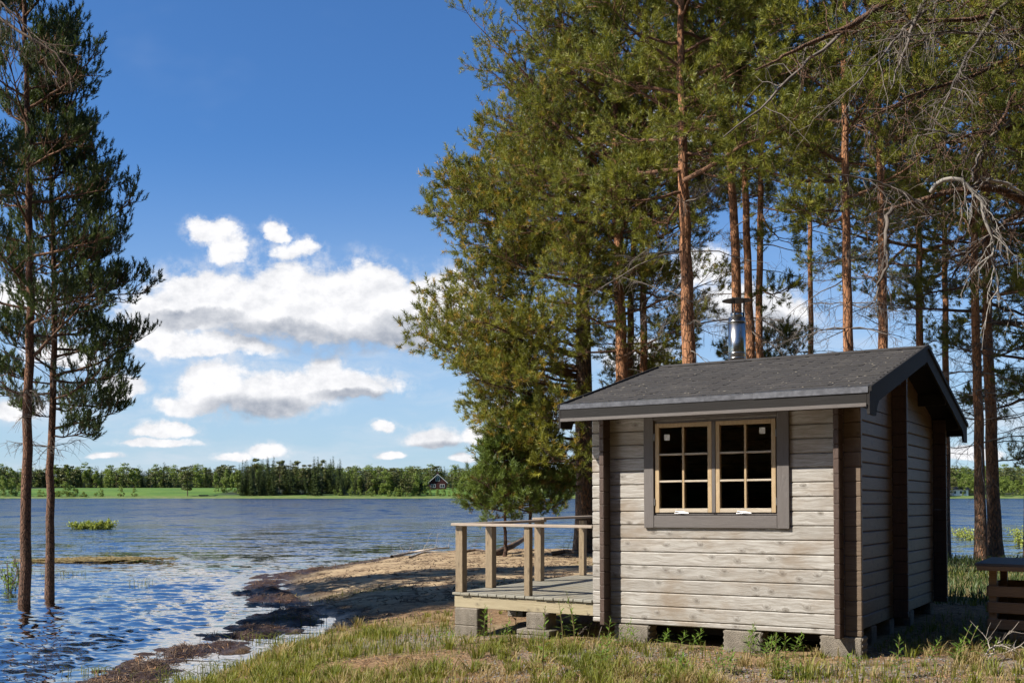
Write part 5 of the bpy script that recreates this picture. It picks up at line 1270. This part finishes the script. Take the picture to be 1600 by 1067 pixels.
def clumps(name, nc, dens, hmin, hmax, wd_, matl, label, seed, x0=-5.5, x1=7, y0=8.2, y1=15, per=34, rad=.05):
    rg = np.random.default_rng(seed); cx, cy = scatter(nc, x0, x1, y0, y1, dens); k = ~under_hut(cx, cy); cx = cx[k]; cy = cy[k]; m = len(cx)
    sz = rg.uniform(.4, 1.25, m); n = m*per; ci = np.repeat(np.arange(m), per); a = rg.random(n)*6.283; rr_ = np.sqrt(rg.random(n))*rad*sz[ci]
    x = cx[ci]+rr_*np.cos(a); y = cy[ci]+rr_*np.sin(a); z = ground_h(x, y)-.01; h = rg.uniform(hmin, hmax, n)*sz[ci]; a = a+rg.normal(0, .6, n); l = h*(.25+.9*rr_/(rad*sz[ci]))*rg.uniform(.3, 1.2, n)
    b0 = np.stack([x, y, z], 1); dr = np.stack([np.cos(a), np.sin(a), 0*a], 1); s_ = norm(np.stack([-np.sin(a), np.cos(a), 0*a], 1)+rg.normal(0, .4, (n, 3))*[1, 1, 0]); w_ = (wd_*rg.uniform(.6, 1.3, n))[:, None]; U_ = np.array([0, 0, 1.])
    m1 = b0+dr*(l*.25)[:, None]+U_*(h*.55)[:, None]; m2 = b0+dr*(l*.65)[:, None]+U_*(h*.88)[:, None]; tp = b0+dr*(l*1.15)[:, None]+U_*(h*.9)[:, None]
    V = np.stack([b0-s_*w_, b0+s_*w_, m1+s_*w_*.9, m1-s_*w_*.9, m2+s_*w_*.55, m2-s_*w_*.55, tp], 1).reshape(-1, 3); i = np.arange(n)[:, None]*7
    Fq = np.concatenate([i+[0, 1, 2], i+[0, 2, 3], i+[3, 2, 4], i+[3, 4, 5], i+[5, 4, 6]])
    tn = np.repeat(np.clip(rg.uniform(0, .9, m)[ci]*.6+.5*rg.random(n), 0, .99), 7)
    return tag(mesh_np(name, V, Fq, matl, attrs=dict(tint=tn)), label, 'grass', None, 'stuff')
clumps('grass_tufts', 2000, lambda x, y: np.clip((fbm(x*1.0+3, y*1.0+5, 3)-.50)*7, .03, 1)*(sdist(x, y, LAND) > -.05)*np.clip((1.-(x-1)/6), .3, 1)*(1-.8*hutfront(x, y)), .06, .16, .0035, M_grass, 'green grass tufts in front of the cabin and deck', 51)
clumps('dry_grass_tufts', 1500, lambda x, y: np.clip((fbm(x*.8+13, y*.8+25, 3)-.52)*7, .02, 1)*(sdist(x, y, LAND) > .1)*(1-.9*hutfront(x, y)), .05, .16, .0030, M_straw, 'straw coloured grass tufts in front of the cabin and deck', 52)
def tuft_d(cx, cy, r): return lambda x, y: np.exp(-((x-cx)**2+(y-cy)**2)/r**2)
# needles, bark bits and small stones
def bits(name, n, x0, x1, y0, y1, dens, l, wd_, matl, label, seed, zoff=.004, tilt=.25, thick=None):
    rg = np.random.default_rng(seed); x, y = scatter(n, x0, x1, y0, y1, dens); k = ~under_hut(x, y); x = x[k]; y = y[k]; n = len(x)
    z = ground_h(x, y)+zoff; a = rg.random(n)*6.283; t_ = rg.normal(0, tilt, n); L = rg.uniform(l*.4, l*1.4, n)
    d_ = np.stack([np.cos(a)*np.cos(t_), np.sin(a)*np.cos(t_), np.sin(t_)], 1); s = np.stack([-np.sin(a), np.cos(a), 0*a], 1); c = np.stack([x, y, z], 1); w_ = (wd_*rg.uniform(.5, 1.5, n))[:, None]
    e = d_*L[:, None]/2; up = np.array([0, 0, 1.])*w_*.9
    V = np.stack([c-e-s*w_, c-e+s*w_, c-e+up, c+e-s*w_, c+e+s*w_, c+e+up], 1).reshape(-1, 3); i = np.arange(n)[:, None]*6
    Fq = np.concatenate([i+[0, 1, 4, 3], i+[1, 2, 5, 4], i+[2, 0, 3, 5]])
    return tag(mesh_np(name, V, Fq, matl), label, 'litter', None, 'stuff')
landd = lambda x, y: (sdist(x, y, LAND) > .1)*np.clip(fbm(x*1.7+2, y*1.7, 3)*1.6-.3, .1, 1)
bits('pine_litter', 45000, -5, 7, 8.2, 16, landd, .042, .0026, M_litter, 'brown pine needles and bark bits strewn on the ground', 3)
bits('dark_litter', 22000, -5, 7, 8.2, 18, landd, .030, .0030, M_litter_d, 'dark bark crumbs and old needles strewn on the ground', 33, .003)
bits('beach_litter', 9000, -6, 6, 15, 32, lambda x, y: (sdist(x, y, LAND) > .1)*np.clip((fbm(x*.9+2, y*1.7, 4)-.42)*6, .02, 1), .10, .007, M_litter_d, 'dark twigs and bark scattered over the beach sand', 34, .008)
bits('twig_litter', 2600, -6, 7, 8.2, 30, landd, .16, .004, M_twig, 'small fallen twigs strewn on the ground', 4, .01, .1)
def weed_d(x, y): return np.clip(1.35-ldist(x, y, STRIP)/.38, 0, 1)
bits('washed_up_debris', 34000, -8, 1, 8.5, 30, weed_d, .06, .004, M_driftdark, 'dark washed up reeds and bark heaped along the water edge', 5, .012, .5)
bits('washed_up_straw', 8000, -8, 1, 8.5, 30, lambda x, y: weed_d(x, y)*.9, .10, .003, M_straw2 if 'M_straw2' in globals() else M_litter, 'reddish washed up stalks along the water edge', 6, .02, .5)
bits('washed_up_bark', 9000, -5, 0, 24, 33, lambda x, y: np.clip(1.2-ldist(x, y, STRIP2)/.25, 0, 1), .12, .008, M_driftdark, 'dark strip of washed up bark on the beach edge', 7, .01, .3)
bits('floating_reeds', 5000, -16, -5, 28, 33, lambda x, y: np.clip(1.2-ldist(x, y, BAR)/.35, 0, 1), .30, .012, M_straw, 'pale floating reeds caught in the shallows', 8, .06, .15) if False else None
# gravel
rg = np.random.default_rng(8); n = 5200
cen = np.array([(-1.0, 12.2, .75, .55), (.9, 10.3, .7, .4), (2.6, 9.0, 1.2, .3), (4.6, 9.7, 1.0, .35), (.2, 9.3, .6, .3)]); k = rg.integers(0, 5, n)
x = cen[k, 0]+rg.normal(0, 1, n)*cen[k, 2]; y = cen[k, 1]+rg.normal(0, 1, n)*cen[k, 3]; kk = (sdist(x, y, LAND) > .3) & ~under_hut(x, y); x = x[kk]; y = y[kk]; n = len(x); z = ground_h(x, y)
octv = np.array([(1, 0, 0), (0, 1, 0), (-1, 0, 0), (0, -1, 0), (0, 0, 1), (0, 0, -1)], float); octf = np.array([(0, 1, 4), (1, 2, 4), (2, 3, 4), (3, 0, 4), (1, 0, 5), (2, 1, 5), (3, 2, 5), (0, 3, 5)])
s = (rg.lognormal(-4.75, .38, n))[:, None, None]*rg.uniform(.6, 1.3, (n, 1, 3))*np.array([1, 1, .6]); ax = rg.random(n)*6.28; V = octv[None]+rg.normal(0, .16, (n, 6, 3)); V = V*s
V = np.stack([V[..., 0]*np.cos(ax)[:, None]-V[..., 1]*np.sin(ax)[:, None], V[..., 0]*np.sin(ax)[:, None]+V[..., 1]*np.cos(ax)[:, None], V[..., 2]], -1)+np.stack([x, y, z+.003], 1)[:, None]
tag(mesh_np('gravel', V.reshape(-1, 3), (octf[None]+np.arange(n)[:, None, None]*6).reshape(-1, 3), M_stone), 'patches of grey gravel beside the cabin and deck', 'gravel', None, 'stuff')
# leafy weeds
def gpt(px, py):
    Yq = EYE*F/(py-HY)
    for _ in range(4): zz = gnd(px, Yq); Yq = (EYE-zz)*F/(py-HY)
    return (px-800)/F*Yq, Yq
def weed(px, py, h, lean, label, group='leafy weeds along the cabin', nl=26, ll=.085, seed=0, mat_=None, droop=.2, stems=1, spread=.05, name='fireweed_plant', cat='plant'):
    rg = np.random.default_rng(seed); x, y = gpt(px, py); root = empty(name, (x, y, gz(x, y)-.01)); tag(root, label, cat, group)
    VS = []; FS = []; TS = []; st = []; b_ = 0
    for s_ in range(stems):
        ox, oy = rg.normal(0, spread, 2) if stems > 1 else (0, 0); hh = h*rg.uniform(.6, 1.1) if stems > 1 else h; a0 = rg.random()*6.28; lx = lean*hh+rg.normal(0, .06)*hh
        P = np.array([(ox+lx*f**1.6, oy+.05*hh*f*math.sin(a0), hh*f*(1-.10*f*abs(lean))) for f in np.linspace(0, 1, 8)]); st.append(P)
        n_ = int(nl*hh/h); f = .12+.88*(np.arange(n_)+.5)/n_; pc = np.stack([np.interp(f, np.linspace(0, 1, 8), P[:, i]) for i in range(3)], 1)
        a = np.arange(n_)*2.399+a0; L = ll*np.sin(np.pi*np.clip(f*.72+.22, 0, 1))*rg.uniform(.8, 1.2, n_)+.012; el = .25+.9*f**2
        d_ = np.stack([np.cos(a)*np.cos(el), np.sin(a)*np.cos(el), np.sin(el)], 1); s = np.stack([-np.sin(a), np.cos(a), 0*a], 1); w_ = L[:, None]*.085
        m1 = pc+d_*L[:, None]*.35+[0, 0, .0]; m2 = pc+d_*L[:, None]*.7-np.array([0, 0, 1.])*L[:, None]*droop*.4; tp = pc+d_*L[:, None]-np.array([0, 0, 1.])*L[:, None]*droop
        V = np.stack([pc, m1-s*w_, m1+s*w_, m2-s*w_*.8, m2+s*w_*.8, tp], 1).reshape(-1, 3); i = np.arange(n_)[:, None]*6
        FS.append(np.concatenate([i+[0, 1, 2], i+[1, 3, 4], i+[1, 4, 2], i+[3, 5, 4]])+b_); VS.append(V); TS.append(np.repeat(rg.uniform(.1, .85, n_), 6)); b_ += len(V)
    V, Q = tubes_np(np.array(st), np.linspace(.0035, .0012, 8)[None].repeat(len(st), 0)*(h/.3), 5)
    mesh_np('stem', V, Q, M_weedstem, root, smooth=True); mesh_np('leaves', np.concatenate(VS), np.concatenate(FS), mat_ or M_weed, root, attrs=dict(tint=np.concatenate(TS)))
    return root
M_weedstem = m_simple('weed_stem', (.16, .13, .05), .6, 0, 9, .3)
W = [(904, 1000, .27, -.1, 'bushy leafy weed in front of the cabin corner by the deck', 3, 1), (925, 995, .22, .3, 'smaller leafy weed leaning against the cabin corner by the deck', 2, 1), (848, 1062, .34, .1, 'tall dark leafy weed alone in the middle foreground', 1, 0),
     (960, 1012, .17, .2, 'low leafy weed before the pale front block near the deck', 3, 1), (985, 1008, .13, -.2, 'short leafy weed at the edge of the block near the deck', 2, 1), (1040, 1010, .10, .3, 'tiny weed under the window, left of two', 2, 1), (1075, 1012, .11, .3, 'tiny weed under the window, right of two', 3, 1),
     (1168, 1022, .16, .1, 'bright leafy weed right of the pale middle block', 4, 1), (1190, 1028, .13, .3, 'low weed between the middle and corner blocks', 4, 1), (1205, 1018, .20, .25, 'single stemmed weed leaning before the corner block', 1, 0), (1213, 1045, .17, .0, 'broad low weed in front of the gap between blocks', 4, 1), (1243, 1025, .12, .35, 'small weed touching the stained corner block', 2, 1),
     (1130, 1052, .12, .0, 'low weed in the grass below the pale middle block', 4, 1), (1055, 1055, .12, .1, 'low weed in the grass below the window', 4, 1),
     (1332, 1040, .07, .1, 'tiny weed at the foot of the corner slab', 3, 1), (1402, 1060, .20, -.05, 'thin weed at the bottom edge right of the cabin', 1, 0), (1452, 1040, .15, .45, 'leaning weed in the sun edge left of the tall one', 1, 0),
     (1482, 1038, .13, .3, 'short bushy weed beside the tall leaning one', 3, 1), (1512, 1036, .28, .35, 'tallest bright weed leaning right near the crate', 2, 1), (1538, 1032, .14, .3, 'small weed at the left foot of the crate', 2, 1),
     (760, 1000, .20, .0, 'weed in the shade between the two deck blocks', 3, 1), (782, 1008, .18, .2, 'thin weed left of the paving slabs', 2, 1), (805, 990, .24, .05, 'upright weed before the rough deck block', 1, 0), (940, 1045, .16, .0, 'pale leafy weed in the foreground gravel', 3, 1), (700, 1010, .12, .0, 'low weed by the free corner of the deck', 3, 1), (1230, 1062, .12, .1, 'weed at the bottom edge below the corner block', 3, 1)]
for i, (px, py, h, ln_, lab, stn, multi) in enumerate(W):
    weed(px, py, h*1.8, ln_, lab, seed=400+i, stems=stn, nl=26 if not multi else 18, ll=.085+.07*h)
# plants in the water
M_sap = m_leaf('sapling_leaf', (.12, .20, .03), (.24, .34, .06), None, trans=.35)
def water_pt(px, py): Yq = (EYE-WZ)*F/(py-HY); return (px-800)/F*Yq, Yq
def shrub(px, py, h, wd_, n, label, leaf=.05, seed=0, mat_=None, name='leafy_shrub', cat='shrub', group=None):
    rg = np.random.default_rng(seed); x, y = water_pt(px, py); root = empty(name, (x, y, WZ-.15)); tag(root, label, cat, group)
    m = 14; a = rg.random(m)*6.28; ends = np.stack([np.cos(a)*wd_*rg.random(m), np.sin(a)*wd_*.6*rg.random(m), h*rg.uniform(.5, 1, m)+.15], 1)
    P = np.stack([ends*0+[0, 0, 0], ends*[.35, .35, .5], ends], 1)+0; P[:, 0, :2] = ends[:, :2]*.15
    V, Q = tubes_np(P, np.full((m, 3), .006), 4); mesh_np('stem', V, Q, M_twig, root)
    t_ = rg.uniform(.3, 1, n); k = rg.integers(0, m, n); pc, _ = poly_at(P[k], t_[:, None]); pc = pc[:, 0]+rg.normal(0, .05, (n, 3)); pc[:, 2] = np.maximum(pc[:, 2], .17)
    nr = norm(rg.normal(0, 1, (n, 3))+[0, 0, .6]); s1 = norm(np.cross(nr, rg.normal(0, 1, (n, 3)))); s2 = np.cross(nr, s1); L = leaf*rg.uniform(.6, 1.2, n)[:, None]
    V = np.stack([pc, pc+s1*L*.5+s2*L*.3, pc+s1*L, pc+s1*L*.5-s2*L*.3], 1).reshape(-1, 3); mesh_np('leaves', V, np.arange(n)[:, None]*4+[0, 1, 2, 3], mat_ or M_sap, root, attrs=dict(tint=np.repeat(rg.uniform(0, .85, n), 4)))
shrub(15, 925, .62, .45, 260, 'light green leafy sapling standing in the water at the left edge', seed=1, leaf=.06)
shrub(32, 905, .55, .35, 150, 'thin leafy sapling in the water just behind the nearer flooded trunk', seed=2, leaf=.06)
rd = M_reed
shrub(128, 826, .38, 1.0, 900, 'left end of the bright green patch of reeds out in the lake', .12, 3, rd, 'reed_clump', 'reeds', 'bright green reed patch in the lake')
shrub(147, 826, .40, 1.0, 900, 'middle of the bright green patch of reeds out in the lake', .12, 4, rd, 'reed_clump', 'reeds', 'bright green reed patch in the lake')
shrub(166, 826, .48, .7, 700, 'right end of the bright green patch of reeds out in the lake', .12, 5, rd, 'reed_clump', 'reeds', 'bright green reed patch in the lake')
for i, (px, py, lab) in enumerate(((1500, 838, 'pale reeds in the water left of the two shore pines'), (1520, 842, 'pale reeds in the water touching the left shore pine'), (1590, 838, 'pale reeds in the water right of the two shore pines'))):
    shrub(px, py, .45, 1.2, 260, lab, .10, 10+i, M_reed, 'reed_clump', 'reeds', 'pale reeds at the right')
shrub(1597, 850, .25, .5, 260, 'small bright green tuft in the water at the right edge', .10, 15, rd, 'reed_clump', 'reeds')
def reeds(px, py, n, r, h, label, seed, group='thin reeds in the shallows', m_=None):
    rg = np.random.default_rng(seed); x, y = water_pt(px, py); X = rg.normal(0, r, n); Yv = rg.normal(0, r*.6, n); hh = h*rg.uniform(.4, 1, n)
    P = np.stack([np.stack([X, Yv, 0*X-.1], 1), np.stack([X+rg.normal(0, .02, n), Yv, hh*.6], 1), np.stack([X+rg.normal(0, .08, n), Yv+rg.normal(0, .05, n), hh], 1)], 1)
    V, Q = tubes_np(P, np.tile([.004, .0035, .001], (n, 1)), 3); o = mesh_np('reed_clump', V, Q, m_ or M_grass, attrs=dict(tint=np.full(len(V), .3))); o.location = (x, y, WZ); tag(o, label, 'reeds', group)
for i, a in enumerate(((100, 898, 60, .30, .16, 'dark thin reeds right of the farther flooded trunk'), (218, 915, 18, .12, .22, 'sparse thin reeds standing alone in open water'), (345, 1045, 60, .12, .12, 'small reed tuft on the brown debris strip'),
    (152, 1050, 40, .16, .10, 'reed tuft in the dark water at the bottom left'), (465, 972, 60, .22, .14, 'thin grass standing in the wide part of the puddle'), (285, 1062, 70, .25, .14, 'grass tuft in the shallow pool at the bottom edge'), (430, 1000, 60, .2, .12, 'grass tuft at the lower end of the puddle'),
    (150, 858, 60, .8, .12, 'faint reeds far out right of the flooded trunks'), (40, 836, 20, .6, .12, 'faint reeds beyond the flooded trunks'))):
    reeds(*a, seed=20+i)
# driftwood and roots
def log_piece(name, pts, r0, r1, label, matl=None, sub=0, group=None, seed=0):
    p0 = pts[0]; root = empty(name, (p0[0], p0[1], p0[2])); tag(root, label, 'driftwood', group)
    hb([Vector(p) for p in pts], r0, r1, 'log', matl or M_drift, root, sub, .35, seed, 8, .1)
def gp3(px, py, dz=.03): x, y = gpt(px, py); return (x, y, gz(x, y)+dz)
log_piece('driftwood_branch', [gp3(612, 871, .05), gp3(640, 866, .10), gp3(670, 863, .12), gp3(702, 860.5, .10)], .05, .02, 'pale driftwood branch on the water edge left of the deck', None, 12, 'driftwood on the beach edge', 1)
log_piece('driftwood_branch', [gp3(640, 872, .03), gp3(665, 867, .10), gp3(700, 866, .06)], .035, .015, 'short forked pale driftwood just in front of the longer piece', None, 6, 'driftwood on the beach edge', 2)
log_piece('driftwood_log', [gp3(772, 868, .05), gp3(800, 863, .18), gp3(822, 858, .34)], .10, .05, 'dark log sloping up behind the deck posts', M_driftdark, 8, None, 3)
log_piece('driftwood_branch', [gp3(715, 866, .04), gp3(745, 864, .10), gp3(768, 866, .05)], .04, .02, 'thin dark driftwood left of the sloping log', M_driftdark, 8, None, 4)
log_piece('driftwood_log', [gp3(862, 868, .05), gp3(885, 866, .10), gp3(905, 868, .08)], .06, .04, 'root lying at the foot of the large beach pine', M_driftdark, 6, None, 5)
log_piece('fallen_stick', [(lambda p: (p[0], p[1], p[2]))(gp3(868, 975, .06)), gp3(885, 985, .05), gp3(905, 995, .03)], .022, .006, 'pale broken stick poking out beside the deck front', M_dead, 3, None, 6)
p = gp3(935, 1000, .0); q_ = at(965, 957, p[1]-.05)
log_piece('bent_stem', [p, at(940, 978, p[1]), at(952, 966, p[1]), q_, at(961, 972, p[1])], .006, .003, 'thin bent dry stem in front of the cabin corner', M_dead, 0, None, 7)
for i, (pts, lab) in enumerate((([(1540, 1030), (1558, 1012), (1580, 1018), (1600, 1035)], 'curved dry stick in front of the crate'), ([(1545, 1036), (1552, 1020), (1575, 1010), (1590, 1024)], 'thinner curved dry stick crossing the first near the crate'))):
    yb = 9.6+i*.05; log_piece('fallen_stick', [tuple(at(a, b_-6, yb)) for a, b_ in pts], .008, .005, lab, M_drift, 2, None, 8+i)
# brown bar of floating reeds behind the flooded trunks
rg = np.random.default_rng(31); n = 2600; f = rg.random(n); pl = BAR; X = np.interp(f, [0, .5, 1], pl[:, 0])+rg.normal(0, .3, n); Yv = np.interp(f, [0, .5, 1], pl[:, 1])+rg.normal(0, .35, n)*np.sin(np.pi*f)
a = rg.normal(0, .5, n); L = rg.uniform(.1, .4, n); d_ = np.stack([np.cos(a), np.sin(a), rg.normal(0, .08, n)], 1)*L[:, None]/2; c = np.stack([X, Yv, WZ+.045+rg.uniform(-.02, .03, n)], 1)
V, Q = tubes_np(np.stack([c-d_, c, c+d_], 1), np.full((n, 3), .010), 3)
tag(mesh_np('floating_reeds', V, Q, M_straw, attrs=dict(tint=rg.uniform(0, .8, len(V)))), 'long brown raft of dead reeds floating behind the flooded trunks', 'reeds', None, 'stuff')
